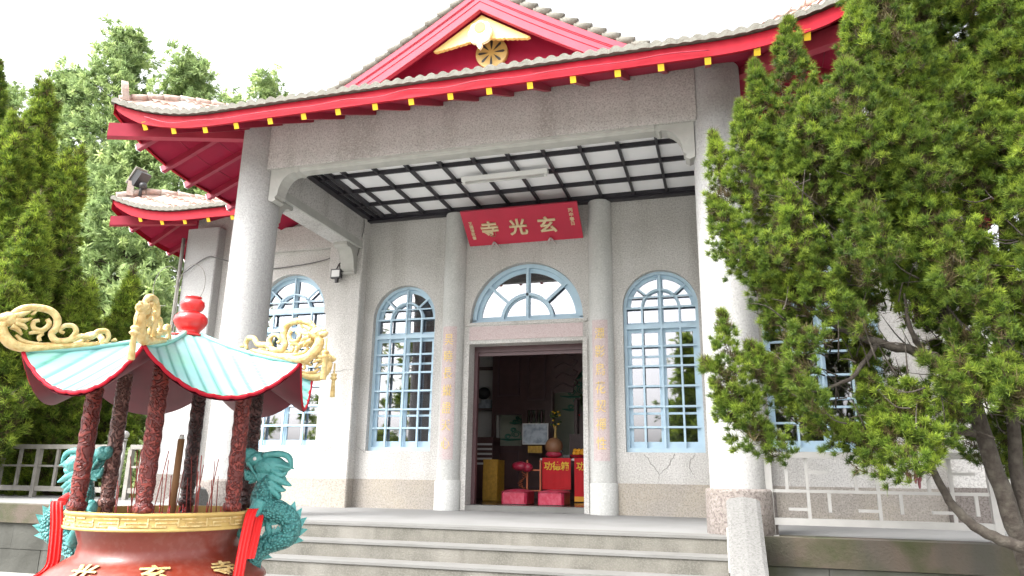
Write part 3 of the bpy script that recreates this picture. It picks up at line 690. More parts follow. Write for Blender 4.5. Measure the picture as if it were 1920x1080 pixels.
# ------------------------------------------------------------------ things on the facade
pq = thing('name_plaque', 'red temple name board with three raised gold characters, tilted over the doorway', 'sign', (0, -.1, 4.55))
A, B = Vector((-1.01, -.05, 4.54)), Vector((-1.01, -.62, 4.985))           # foot near the wall, head leaning out
pv = (B-A).normalized(); pn = Vector((0, -pv.z, pv.y)); hgt = (B-A).length
def onplaque(x, v, o): return Vector((x, A.y, A.z))+pv*v+pn*o
b = MB(); b.obox(onplaque(0, hgt/2, -.02), (1, 0, 0), pv, pn, 1.03, hgt/2, .02); bd = b.build('board', 'plaque', pq)
def put(mb, ch, size, bold, depth, x, v):
    vs, fs = glyph(ch, size, bold, depth)
    mb.add([onplaque(x+q.x, v+q.z, -q.y+depth*.4) for q in vs], fs)
def chars(*a):
    lb = MB(); put(lb, *a); lb.build('character', 'plaqletter', bd)
for x, ch in ((-.57, '寺'), (-.06, '光'), (.46, '玄')): chars(ch, .33, .0075, .03, x, hgt*.47)
for k, ch in enumerate('丙申春日'): chars(ch, .085, .001, .008, .90, hgt*.80-.088*k)
for k, ch in enumerate('王德清敬書'): chars(ch, .075, .001, .008, -.90, hgt*.66-.076*k)
for x in (-.55, .47):
    h = MB()
    for s in (-1, 1): h.tube([(x, -.13, 4.56), (x+s*.05, -.09, 4.51), (x+s*.085, -.015, 4.47)], [.018, .016, .006], 6)
    h.build('support_hook', 'pink', pq)

fl = thing('fluorescent_light', 'white fluorescent tube light fitting under the porch ceiling', 'ceiling light', (.05, -1.54, 5.2))
MB().prism([(-1.60, 5.198), (-1.48, 5.198), (-1.50, 5.13), (-1.58, 5.13)], -.66, .76, 'yz').build('housing', 'white', fl)
MB().tube([(-.6, -1.54, 5.10), (.7, -1.54, 5.10)], .016, 8).build('tube', 'lens', fl)
MB().box(-.64, -.60, -1.56, -1.52, 5.085, 5.129).box(.70, .74, -1.56, -1.52, 5.085, 5.129).build('socket', 'white', fl)

fd = thing('floodlight', 'small black framed floodlight with motion sensor on the stone pilaster', 'floodlight', (-3.52, -.3, 4.1))
MB().box(-3.63, -3.42, -.36, -.28, 4.03, 4.20, .01).build('housing', 'dark', fd)
MB().box(-3.605, -3.445, -.364, -.36, 4.052, 4.178).build('lens', 'lens', fd)
MB().box(-3.54, -3.48, -.355, -.29, 3.95, 4.03, .01).cyl((-3.51, -.33, 4.03), (-3.51, -.33, 4.06), .014).build('sensor', 'dark', fd)
MB().tube([(-3.55, -.30, 4.20), (-3.52, -.28, 4.30), (-3.50, -.235, 4.36)], .012, 6).tube([(-3.47, -.30, 4.20), (-3.50, -.28, 4.30)], .012, 6).ball((-3.40, -.30, 4.14), .03).build('arm', 'dark', fd)
tag(MB().tube(smooth_path([(-3.50, -.24, 4.36), (-3.46, -.25, 4.48), (-3.20, -.24, 4.42), (-3.12, -.24, 4.75), (-3.07, -.24, 5.0), (-3.08, -.24, 5.17)]), .007, 6).build('power_cable', 'cable'), 'thin grey cable looping from the floodlight up to the porch ceiling', 'cable')
tag(MB().tube(smooth_path([(-3.48, -.24, 4.58), (-3.9, -.06, 4.50), (-4.6, -.04, 4.42), (-5.4, -.04, 4.42), (-6.2, -.24, 4.62), (-6.5, -.25, 4.66), (-7.0, -.27, 4.35)]), .011, 6).build('wall_cable', 'cable'), 'black cable sagging along the wall behind the left column', 'cable')
dp = tag(MB().tube([(-7.08, -.27, 5.1), (-7.08, -.27, 4.2), (-7.1, -.27, -.0)], .035, 8).build('drainpipe', 'greyrail'), 'slim grey drainpipe at the corner of the left wing', 'drainpipe')
sc = thing('iron_scroll', 'thin wire scroll ornament with two curled loops beside the left wing wall', 'ornament', (-7.0, -.5, 0))
for k, (sg, hh) in enumerate(((-1, 1.0), (1, 1.0))):
    pts = [(-6.86+.03*sg, -.5, 0.4), (-6.86+.035*sg, -.5, 2.6), (-6.84+.02*sg, -.5, 3.5)]
    for i in range(15):
        a = math.radians((180 if sg > 0 else 0)-sg*i*20)
        pts.append((-6.84+sg*.30+.30*math.cos(a)*(1 if i else 1), -.5, 4.05+.40*math.sin(a)))
    MB().tube(smooth_path(pts, 4), .0065, 6).build('scroll', 'greyrail', sc)
sp = thing('roof_spotlight', 'dark grey spotlight tilted on the ridge end of the lower left roof', 'spotlight', (-7.6, -.9, 5.75))
sx, sy_, sz = -7.72, -.95, 6.0
MB().obox((sx, sy_, sz+.17), (.75, .2, -.5), (0, 1, .1), (.5, 0, .8), .07, .13, .16).build('lamp_head', 'dark', sp)
MB().obox((sx-.065, sy_-.02, sz+.22), (.75, .2, -.5), (0, 1, .1), (.5, 0, .8), .01, .15, .19).build('reflector_rim', 'greyrail', sp)
MB().ball((sx+.10, sy_, sz+.02), .075).cyl((sx+.06, sy_, sz-.2), (sx+.06, sy_, sz+.05), .03).build('bracket', 'dark', sp)

# ------------------------------------------------------------------ inside the hall, seen through the door
hs1 = thing('timber_screen', 'tall dark timber screen with panels and a lit opening, standing inside the hall', 'screen', (-1.0, 4, .09))
ol = [(-1.85, .09), (-.42, .09), (-.42, 5.2), (-1.85, 5.2)]
holed_wall(ol, [[(-1.76, 1.2), (-1.15, 1.2), (-1.15, 1.88), (-1.76, 1.88)], [(-1.02, 1.42), (-.62, 1.42), (-.62, 1.98), (-1.02, 1.98)]], 4.0, 4.08).build('panel', 'wood', hs1)
b = MB()
for x0, x1, z0, z1 in ((-1.72, -1.2, 2.3, 3.9), (-1.02, -.6, 2.2, 3.2), (-1.72, -1.2, .3, 1.1), (-1.02, -.6, .3, 1.2)):
    b = MB()
    for u in ((x0, x1, z0, z0+.04), (x0, x1, z1-.04, z1), (x0, x0+.04, z0+.04, z1-.04), (x1-.04, x1, z0+.04, z1-.04)): b.box(u[0], u[1], 3.97, 4.0, u[2], u[3])
    b.build('moulding', 'jambwood', hs1)
for i in range(3): MB().lathe([(.02, 1.42), (.04, 1.55), (.02, 1.7), (.04, 1.85), (.02, 1.98)], (-.94+.12*i, 4.03, 0), 8).build('baluster', 'wood', hs1)
def cloud(mb, cx, cz, r, y):
    for dx, dz, q in ((0, 0, 1), (-.9, -.25, .7), (.9, -.3, .75), (-.3, .45, .6)):
        pts = [(cx+r*(dx+q*.55*(1-i*.03)*math.cos(i*.5)), y, cz+r*(dz+q*.38*(1-i*.03)*math.sin(i*.5))) for i in range(22)]
        mb.tube(pts, .012, 5)
    mb.tube([(cx-r*1.9, y, cz-r*.5), (cx-r, y, cz-r*.62), (cx+r*1.7, y, cz-r*.5)], [.01, .03, .008], 6)
mw_ = thing('painted_wall', 'pale mural wall with green swirling clouds at the back of the hall', 'mural', (0, 5.2, .09))
wl = MB().box(-2.6, 1.6, 5.2, 5.3, .09, 5.25).build('plaster', 'pale', mw_)
b = MB(); cloud(b, -1.62, 1.52, .22, 5.19); cloud(b, -1.55, 1.85, .12, 5.19); cloud(b, .0, 2.55, .28, 5.19); cloud(b, .05, 3.05, .22, 5.19); cloud(b, -.1, 2.2, .2, 5.19)
b.build('cloud_pattern', 'jade', wl)
MB().prism([(-.35, 3.3), (.6, 3.3), (.6, 2.9), (.2, 2.95), (-.1, 2.8), (-.35, 2.85)], 5.185, 5.195, 'xz').build('green_cloud', 'jade', wl)
tag(MB().box(-3.6, -1.86, 4.6, 4.7, .09, 5.25).build('plaster_partition', 'iwall'), 'plain white plaster partition at the left inside the doorway', 'wall')
sh = thing('wall_shelf', 'dark wall shelf with folded blue cloth, just inside the door', 'shelf', (-2.1, 4.4, 2))
MB().box(-2.55, -1.87, 4.3, 4.58, 2.02, 2.06).box(-2.55, -1.87, 4.3, 4.58, 2.98, 3.02).box(-1.92, -1.87, 4.3, 4.58, 2.06, 2.98).build('board', 'wood', sh)
tag(MB().box(-2.3, -1.98, 4.32, 4.55, 2.062, 2.18, .03).box(-2.25, -2.0, 4.34, 4.5, 2.18, 2.26, .03).build('folded_cloth', 'paper'), 'folded blue cloth on the dark wall shelf', 'cloth')
tag(MB().ball((-2.2, 4.45, 2.42), .16, sc=(1, .7, .9)).build('dark_bag', 'dark'), 'dark rounded bag resting on the folded cloth', 'bag')
cb = thing('slatted_cabinet', 'dark slatted cabinet against the white partition', 'cabinet', (-1.9, 3.4, .09))
MB().box(-2.0, -1.55, 3.2, 3.7, .09, 1.35).build('carcass', 'wood', cb)
b = MB()
for i in range(5): b.box(-1.98, -1.57, 3.185, 3.2, .78+.1*i, .82+.1*i)
b.build('slats', 'iwall', cb)
gt = MB(); rows = []
for z in (.11, .5, .86): rows.append([(-1.28+.29*i/40, 1.75+.02*math.sin(i*1.6), z) for i in range(41)])
tag(gt.grid(rows, True).box(-1.28, -.99, 1.78, 2.2, .09, .85).build('cloth_covered_stand', 'gold_cloth'), 'small stand behind a pleated gold curtain, just inside the door', 'stand')
for x0, lab in ((-.57, 'red brocade kneeling stool nearer the left door jamb'), (.075, 'red brocade kneeling stool in front of the red altar cloth')):
    k = thing('kneeling_stool', lab, 'kneeling stool', (x0+.26, .9, .09), 'kneeling stools inside the door')
    MB().box(x0, x0+.45, .62, 1.2, .10, .30, .04).build('body', 'cushion', k)
    rows = [[(x0-.01+.47*i/8, .60+.66*j/8, .30+.045*math.sin(PI*i/8)**.5*math.sin(PI*j/8)**.5) for i in range(9)] for j in range(9)]
    MB().grid(rows, True).build('pad', 'cushion', k)
    MB().box(x0+.02, x0+.43, .64, 1.22, .09, .10).build('foot', 'dark', k)
al = thing('altar_table', 'long altar table behind the red cloths, laid with offerings', 'table', (.6, 2.5, .09))
MB().box(-.28, 1.7, 2.22, 3.0, .86, .90).build('tabletop', 'iwall', al)
for x in (-.22, 1.6):
    for y in (2.3, 2.9): MB().box(x, x+.07, y, y+.07, .09, .859).build('leg', 'wood', al)
def hang(x0, x1, y, label, chars, fringe):
    t = thing('altar_cloth', label, 'altar cloth', ((x0+x1)/2, y, .3), 'red altar cloths')
    z0 = .32 if not fringe else .20
    rows = [[(x0+(x1-x0)*i/24, y+.008*math.sin(i*.9)*(.9-z) , z) for i in range(25)] for z in (z0, .5, .7, .905)]
    c = MB().grid(rows, True).add([(x0, y, .905), (x1, y, .905), (x1, y+.4, .908), (x0, y+.4, .908)], [(0, 1, 2, 3)]).build('cloth', 'cloth', t)
    for k, ch in enumerate(chars):
        vs, fs = glyph(ch, .165, .0035, .004); MB().add([(x0+.12+.165*k+v.x, y-.014+v.y, .755+v.z) for v in vs], fs).build('character', 'yellow', c)
    if fringe: MB().box(x0, x1, y-.012, y+.012, z0-.09, z0).build('fringe', 'fruit', c)
hang(-.23, .33, 2.18, 'red altar cloth lettered in yellow, fully in view behind the stool', '功德箱', False)
hang(.40, .96, 2.18, 'red altar cloth with orange fringe, half hidden by the right door jamb', '功德箱', True)
ch = thing('orange_rack', 'orange lacquered open rack with rungs beside the altar', 'rack', (-.42, 2.3, .09))
for x in (-.52, -.26): MB().box(x, x+.03, 2.1, 2.13, .09, .86).build('post', 'orange', ch)
for z in (.28, .66): MB().box(-.49, -.26, 2.105, 2.125, z, z+.025).build('rung', 'orange', ch)
tag(MB().ball((-.62, 2.0, .74), .15, sc=(1.1, .8, .6)).ball((-.48, 2.02, .72), .11, sc=(1, .8, .8)).build('wrapped_bundle', 'cushion'), 'pink patterned bundle perched on the orange rack', 'bundle')
b = MB()
for i in range(14):
    a = i*.9; b.tube([(-.58, 2.05, .66-.04*i), (-.58+.09*math.sin(a), 2.0, .63-.04*i), (-.56+.05*math.cos(a), 2.04, .58-.04*i)], .006, 4)
tag(b.build('paper_streamer', 'orange'), 'thin tangled orange streamer hanging from the bundle', 'streamer')
pc = thing('framed_picture', 'framed blue and white print standing on the altar end', 'picture', (-.72, 3.0, 1.2))
MB().box(-.86, -.31, 3.02, 3.05, 1.19, 1.62).build('frame', 'iwall', pc); MB().box(-.84, -.33, 3.012, 3.02, 1.21, 1.60).build('print', 'paper', pc)
tag(MB().grid([[(-.72+.3*i/14, 2.95+.012*math.sin(i*2), z) for i in range(15)] for z in (1.02, 1.16)], True).build('gold_valance', 'gold_cloth'), 'short gold pleated cloth below the framed picture', 'cloth')
wf = thing('wooden_fish', 'round brown wooden fish drum on a pink cushion on the altar', 'drum', (-.05, 2.4, .91))
MB().ball((-.05, 2.42, 1.13), .18, sc=(1, .9, .95)).build('drum', 'fish', wf); MB().ball((-.05, 2.42, .98), .14, sc=(1.2, 1, .5)).build('cushion', 'cushion', wf)
vz = thing('flower_vase', 'tall brass vase of yellow flowers on the altar', 'vase', (-.12, 2.8, .91))
MB().lathe([(.03, .9), (.05, .95), (.02, 1.1), (.035, 1.3), (.02, 1.45), (.04, 1.55)], (-.12, 2.85, 0), 12).build('vase', 'gold', vz)
b = MB(); l = MB()
for i in range(26):
    p = (-.12+random.uniform(-.1, .1), 2.85+random.uniform(-.06, .06), 1.60+random.uniform(-.06, .28)); (b if i % 3 == 1 else l).ball(p, .028, 7, 5, (1, 1, .7))
b.build('flowers', 'yellow', vz); l.build('leaves', 'leafgreen', vz)
ft = thing('fruit_plate', 'red plate of oranges on the altar by the right jamb', 'fruit', (.42, 2.4, .91))
MB().lathe([(.02, .915), (.15, .92), (.2, .97)], (.45, 2.45, 0), 20).build('plate', 'plaque', ft)
for i in range(6): MB().ball((.36+.08*(i % 3), 2.42+.06*(i//3), 1.0+.05*(i//3)), .045, 10, 7).build('orange', 'fruit', ft)
tag(MB().box(.12, .3, 2.35, 2.6, .912, .97, .02).ball((.1, 2.4, 1.03), .04).build('offering_dish', 'dark'), 'dark dish of offerings between the drum and the oranges', 'dish')
cs = thing('altar_cabinet', 'dark carved altar cabinet with green plants and a small red lamp', 'cabinet', (.5, 4.2, .09))
MB().box(-.05, 1.5, 3.9, 4.5, .09, 1.45).box(0.05, 1.5, 4.1, 4.5, 1.45, 2.25).box(.05, .12, 3.95, 4.1, 1.45, 2.2).build('carcass', 'wood', cs)
tag(MB().ball((.17, 3.93, 1.86), .022).build('red_lamp', 'finial'), 'tiny red altar lamp on the dark cabinet', 'lamp')
b = MB()
for i in range(46):
    a = random.uniform(0, 6.3); q = random.uniform(.1, .38); b.tube([(.42, 3.85, 1.7), (.42+q*.6*math.cos(a), 3.85+q*.3*math.sin(a), 1.9+random.random()*.4), (.42+q*math.cos(a), 3.85+q*.5*math.sin(a), 1.75+random.random()*.5)], [.012, .03, .003], 4, flat=.3)
tag(b.build('potted_plant', 'leafgreen'), 'arching dark green plant in front of the altar cabinet', 'plant')
ca = thing('carved_fretwork', 'dark carved fretwork bracket hanging at the right inside the hall', 'carving', (0, 3.4, 3))
b = MB()
b.prism([(-.42, 3.6), (1.2, 3.6), (1.2, 2.95), (.5, 2.9), (.3, 2.75), (.15, 2.55), (.12, 2.3), (-.3, 2.3), (-.35, 2.6)], 3.5, 3.54, 'xz'); b.build('panel', 'wood', ca)
for i in range(5):
    MB().tube(smooth_path([(-.28+.02*(i % 2), 3.495, 2.4+.22*i), (-.1, 3.49, 2.5+.22*i), (.1, 3.495, 2.42+.22*i), (.22, 3.49, 2.52+.22*i), (.12, 3.495, 2.56+.22*i)], 4), .018, 6).build('carved_scroll', 'jambwood', ca)
MB().box(-.36, -.32, 3.45, 3.49, .09, 2.4).build('post', 'wood', ca)

# ------------------------------------------------------------------ railings
def steel_rail(xs, y, label):
    t = thing('steel_railing', label, 'railing', (xs[0], y, 0))
    for x in xs: MB().box(x, x+.07, y-.035, y+.035, 0, .80).box(x-.03, x+.10, y-.07, y+.07, 0, .012).build('post', 'steel', t)
    MB().cyl((xs[0]+.03, y, .84), (xs[0]+.03, y, 1.02), .025).build('stub_post', 'steel', t)
    x0, x1 = xs[0], xs[-1]
    MB().box(x0, x1+.07, y-.036, y+.036, .80, .865).build('top_rail', 'steel', t)
    MB().box(x0+.07, x1, y-.03, y+.03, .115, .185).build('bottom_rail', 'steel', t)
    for a, c in zip(xs[:-1], xs[1:]):
        L = c-a-.07; a += .07; b = MB(); h = .016; n = 3; e = L/n
        zm = .46
        b.box(a, a+L, y-.014, y+.014, zm-h, zm+h)
        for i in range(n):
            u = a+i*e
            b.box(u+.22*e-h, u+.22*e+h, y-.012, y+.012, zm+h, .68)
            b.box(u+.52*e-h, u+.52*e+h, y-.015, y+.015, .185, .80)
            b.box(u+.52*e+h, u+.85*e, y-.012, y+.012, .64, .67)
            b.box(u+.82*e-h, u+.82*e+h, y-.012, y+.012, .25, zm-h)
            b.box(u+.22*e, u+.52*e-h, y-.012, y+.012, .26, .29)
        b.build('lattice', 'steel', t)
steel_rail([3.56, 5.66, 7.8, 9.9], -3.22, 'stainless steel railing with geometric lattice under the juniper')
def grey_rail(x0, x1, y, label, n):
    t = thing('weathered_railing', label, 'railing', (x0, y, 0))
    MB().box(x0, x1, y-.05, y+.05, .96, 1.05).build('top_rail', 'greyrail', t)
    MB().box(x0, x1, y-.03, y+.03, .12, .22).build('bottom_rail', 'greyrail', t)
    MB().box(x0, x1, y-.02, y+.02, .60, .64).build('middle_rail', 'greyrail', t)
    e = (x1-x0)/n
    for i in range(n+1): MB().box(x0+i*e-.045, x0+i*e+.045, y-.045, y+.045, 0, .96).build('post', 'greyrail', t)
    for i in range(n): MB().box(x0+(i+.5)*e-.03, x0+(i+.5)*e+.03, y-.025, y+.025, .22, .96).build('baluster', 'greyrail', t)
grey_rail(-15.5, -8.55, .35, 'weathered grey railing on the terrace under the left junipers', 7)
grey_rail(-8.2, -7.12, .35, 'short weathered grey railing between the two ball topped posts', 2)
for x, lab in ((-8.38, 'steel post with ball top left of the temple wing, farther from the wall'), (-6.98, 'steel post with ball top standing close to the temple wing wall')):
    t = thing('ball_post', lab, 'post', (x, .3, 0), 'ball topped steel posts')
    MB().cyl((x, .3, 0), (x, .3, 1.12), .05).build('shaft', 'steel', t); MB().cyl((x, .3, 1.12), (x, .3, 1.16), .065).build('collar', 'steel', t); MB().ball((x, .3, 1.24), .085).build('ball', 'steel', t)

# ------------------------------------------------------------------ incense burner (built in its own frame, then turned towards the stairs)
BX, BY, BROT = -.366, -7.56, math.radians(40.9)
IB = thing('incense_burner', 'red bronze incense burner with aqua hexagonal canopy, gold ridge dragons and teal dragon handles', 'incense burner', (BX, BY, GZ), rotz=BROT)
OFF[IB] = Vector((0, 0, GZ))
def place(o): o.location = (BX, BY, 0); o.rotation_euler = (0, 0, BROT); return o
body = MB().lathe([(.0, .25), (.56, .25), (.572, .325), (.56, .245), (.535, .215), (.505, .14), (.515, .07), (.57, .04), (.665, -.025), (.695, -.055), (.702, -.075), (.685, -.09), (.70, -.15), (.715, -.30), (.68, -.48), (.57, -.64), (.40, -.74), (0, -.76)], (0, 0, 0), 72).build('bowl', 'bowl', IB)
MB().lathe([(.572, .335), (.605, .335), (.612, .328), (.612, .320), (.602, .315), (.602, .250), (.612, .245), (.610, .233), (.55, .228), (.55, .335)], (0, 0, 0), 96).build('rim_band', 'gold', body)
kb = MB()
for k in range(22):                                             # key-fret relief round the rim
    a0 = 2*PI*k/22; W_ = 2*PI/22
    def seg(u0, v0, u1, v1):
        n_ = 4; r0_, r1_ = .601, .6075
        us = [a0+W_*(u0+(u1-u0)*i/n_) for i in range(n_+1)]
        kb.grid([[(r1_*math.cos(a), r1_*math.sin(a), z) for a in us] for z in (v0, v1)])
        kb.grid([[(rr*math.cos(a), rr*math.sin(a), v1) for a in us] for rr in (r1_, r0_)])
        kb.grid([[(rr*math.cos(a), rr*math.sin(a), v0) for a in us] for rr in (r0_, r1_)])
    f_ = (k % 2 == 0)
    seg(0, .300, .95, .308) if f_ else seg(0, .258, .95, .266)
    seg(.05, .258, .55, .266) if f_ else seg(.05, .300, .55, .308)
    seg(.2, .279, .95, .287)
    seg(.92, .258, .97, .308); seg(.18, .266, .23, .287)
kb.build('key_fret', 'goldp', body)
for k in range(3):
    a = math.radians(90+120*k); c_, s_ = math.cos(a), math.sin(a)
    MB().tube(smooth_path([(.52*c_, .52*s_, -.55), (.66*c_, .66*s_, -.72), (.60*c_, .60*s_, -.90), (.66*c_, .66*s_, GZ+.02)]), lerp_list([.14, .11, .07, .10], 16), 12).build('leg', 'bowl', body)
body.scale = (.94, .94, 1)
tag(place(MB().lathe([(0, .285), (.3, .298), (.53, .285), (.535, .26)], (0, 0, 0), 48).build('incense_ash', 'ash')), 'grey brown ash bed strewn with red stubs inside the burner rim', 'ash')
# characters on the shoulder and belly
def on_shoulder(ch, ang, size, mid, slope=True):
    vs, fs = glyph(ch, size, .005, .008); out = []
    a0 = math.radians(ang)
    for v in vs:
        if slope:
            t = v.z/size; rr = .613-t*.110; z = .007+t*.075; a = a0+v.x/.62; rr += .012-v.y
        else:
            rr = .714-v.y; z = mid+v.z; a = a0+v.x/.70
        out.append((rr*math.cos(a), rr*math.sin(a), z+(.008 if slope else 0)))
    return out, fs
lb = MB()
for ch, a, s_ in (('玄', 268, True), ('光', 228, True), ('寺', 308, True)):
    MB().add(*on_shoulder(ch, a, .19, 0, s_)).build('character', 'goldp', body)
for ch, a in (('日', 283), ('月', 258), ('潭', 233)): MB().add(*on_shoulder(ch, a, .17, -.20, False)).build('character', 'goldp', body)
sp_ = MB()
for a, l in ((-118, 1), (-128, -1), (-149, 1), (-156, -1)):        # teal cloud sprigs on the belly, their tips just in view
    a = math.radians(a)
    pts = [(.722*math.cos(a+l*.02*i*i*.3), .722*math.sin(a+l*.02*i*i*.3), -.32+.035*i) for i in range(7)]
    sp_.tube(smooth_path(pts, 3), lerp_list([.02, .018, .012, .008], 19), 7)
sp_.build('cloud_sprig', 'teal', body)

# pillars
for k in range(6):
    a = math.radians(16+60*k); x, y = .52*math.cos(a), .52*math.sin(a)
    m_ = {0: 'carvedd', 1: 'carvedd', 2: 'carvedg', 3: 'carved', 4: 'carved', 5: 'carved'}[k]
    prof = [(.044, .28), (.044, .335), (.052, .342), (.059, .362), (.052, .385), (.040, .395), (.046, .41), (.048, .42), (.042, .425), (.047, .435), (.042, .442), (.047, .452)]
    z = .47
    while z < 1.06:
        prof.append((.049+.0025*math.sin(z*70+k), z)); z += .02
    for i in range(5): prof += [(.052, 1.07+.03*i), (.043, 1.085+.03*i)]
    prof += [(.05, 1.21), (.045, 1.235)]
    MB().lathe(prof, (x, y, 0), 20).build('pillar', m_, IB)

# canopy
R0, RR, NS, NT = .10, .935, 72, 22
def can(k, s, t):
    a, c = math.radians(16+60*k), math.radians(76+60*k); R = R0+(RR-R0)*t; u = (s+1)/2
    x = R*(math.cos(a)*(1-u)+math.cos(c)*u); y = R*(math.sin(a)*(1-u)+math.sin(c)*u)
    z = 1.27+.215*(1-t)**1.55-.250*t**1.5*(1-abs(s)**2.1)
    return Vector((x, y, z))
roof = MB(); grv = []; under = MB()
for k in range(6):
    rows, ur = [], []
    for j in range(NT+1):
        t = j/NT; row, urow = [], []
        for i in range(NS+1):
            s = -1+2*i/NS; p = can(k, s, t); xe = s*(R0+(RR-R0)*t)*.5; fr = abs(((xe/.088)+.5) % 1-.5)
            g_ = max(0, 1-fr/.19) if abs(s) < .99 else 0
            urow.append(p-Vector((0, 0, .035))); row.append(p+Vector((0, 0, -.006*g_))); grv.append(min(1, g_*1.6)*(.35+.65*t))
        rows.append(row); ur.append(urow)
    roof.grid(rows, True); under.grid([list(reversed(r)) for r in ur], True)
canopy = roof.build('canopy', 'aqua', IB)
at_ = canopy.data.attributes.new('groove', 'FLOAT', 'POINT'); at_.data.foreach_set('value', grv)
under.build('underside', 'under', canopy)
ed = MB()
for k in range(6):
    ed.tube([can(k, -1+2*i/36, 1)+Vector((0, 0, -.016+(.007 if i % 4 == 0 else 0))) for i in range(37)], .0115, 8)
ed.build('red_edge', 'red', canopy)
rg = MB()
for k in range(6): rg.tube([can(k, -1, t/12)+Vector((0, 0, .004)) for t in range(13)], .016, 8)
rg.build('ridge_bead', 'aqua', canopy)
MB().lathe([(.0, 1.475), (.115, 1.475), (.12, 1.488), (.085, 1.497), (.065, 1.51), (.075, 1.528), (.098, 1.555), (.112, 1.585), (.108, 1.615), (.085, 1.640), (.055, 1.652), (.05, 1.658), (.07, 1.672), (.08, 1.70), (.076, 1.725), (.058, 1.742), (.042, 1.748), (.055, 1.756), (.056, 1.762), (0, 1.765)], (0, 0, 0), 36).build('gourd_finial', 'finial', IB)

# gold dragons on the six ridges (u outwards along the ridge, v up)
ZP = 1/1330
def UV(p): return ((230-p[0])*ZP, (650-p[1])*ZP)
for k in range(6):
    a = math.radians(16+60*k); ca, sa = math.cos(a), math.sin(a)
    def W3(u, v, o=0):
        t = min(1, max(0, (RR+u-R0)/(RR-R0))); zb = 1.27+.215*(1-t)**1.55 if u < 0 else 1.27
        zb = 1.27+(zb-1.27)*.9
        return Vector(((RR+u)*ca-o*sa, (RR+u)*sa+o*ca, zb+v+.01))
    def tube2(mb, pix, rad, sub=5, seg=8, o=0.0, flat=1.3):
        q = smooth_path([W3(*UV(p), o) for p in pix], sub); mb.tube(q, lerp_list([r*ZP for r in rad], len(q)), seg)
    b = MB()
    tube2(b, [(760, 628), (700, 622), (450, 628), (300, 640), (220, 640), (140, 618), (85, 565), (55, 500), (75, 450)], [14, 24, 30, 34, 40, 44, 44, 42, 34])
    tube2(b, [(470, 600), (330, 606), (220, 590), (160, 545)], [8, 16, 18, 12])
    tube2(b, [(110, 380), (175, 325), (270, 305), (365, 325), (422, 390), (424, 470), (400, 520), (440, 575), (520, 580), (600, 548), (690, 556), (735, 515), (795, 520), (820, 575), (800, 622)], [22, 28, 30, 30, 30, 28, 26, 28, 28, 26, 26, 24, 24, 20, 14])
    tube2(b, [(352, 395), (372, 440), (332, 490), (272, 475), (262, 425), (300, 408)], [18, 20, 20, 20, 17, 13])
    tube2(b, [(545, 560), (572, 505), (545, 455), (485, 450), (455, 490), (490, 512)], [22, 22, 20, 19, 16, 12])
    tube2(b, [(345, 515), (300, 505), (245, 520)], [16, 18, 12]); tube2(b, [(330, 580), (318, 545), (345, 520)], [14, 16, 10])
    tube2(b, [(270, 320), (252, 355), (235, 365)], [14, 12, 9]); tube2(b, [(880, 620), (870, 600), (845, 612)], [14, 14, 8])
    dr = b.build('ridge_dragon', 'goldp', canopy)
    h = MB(); Rm = Matrix(((ca, -sa, 0), (sa, ca, 0), (0, 0, 1)))
    def blob(p, r, sc, o=0.0): h.ball(W3(*UV(p), o), r*ZP, 12, 8, sc, Rm)
    blob((105, 425), 66, (1.35, .75, .85)); blob((40, 432), 44, (1.25, .75, .7)); blob((0, 425), 22, (1, 1.1, .9)); blob((60, 478), 34, (1.5, .7, .5)); blob((90, 385), 26, (1.3, 1.1, .7)); blob((20, 400), 16, (1, 1, 1))
    for o in (-.03, .03): blob((72, 425), 13, (1, .8, 1), o)
    for pp, rr in (([(130, 400), (180, 372), (228, 345)], [26, 20, 5]), ([(140, 430), (190, 425), (245, 398)], [26, 20, 5]), ([(140, 455), (195, 465), (228, 492)], [24, 18, 5]), ([(120, 480), (165, 500), (200, 540)], [22, 16, 5])):
        for o in (-.018, .018):
            q = smooth_path([W3(*UV(p), o) for p in pp], 4); h.tube(q, lerp_list([r*ZP for r in rr], len(q)), 7)
    h.build('dragon_head', 'goldp', canopy)
    t_ = MB(); q = W3(*UV((-12, 470)))
    t_.cyl(q, q-Vector((0, 0, .10)), .007, seg=6); q = q-Vector((0, 0, .02))
    t_.lathe([(0, -.055), (.018, -.06), (.026, -.07), (.018, -.082), (.020, -.088), (.030, -.097), (.020, -.108), (.014, -.115), (.020, -.24), (.017, -.245), (0, -.245)], q, 10)
    t_.build('tassel', 'goldp', canopy)

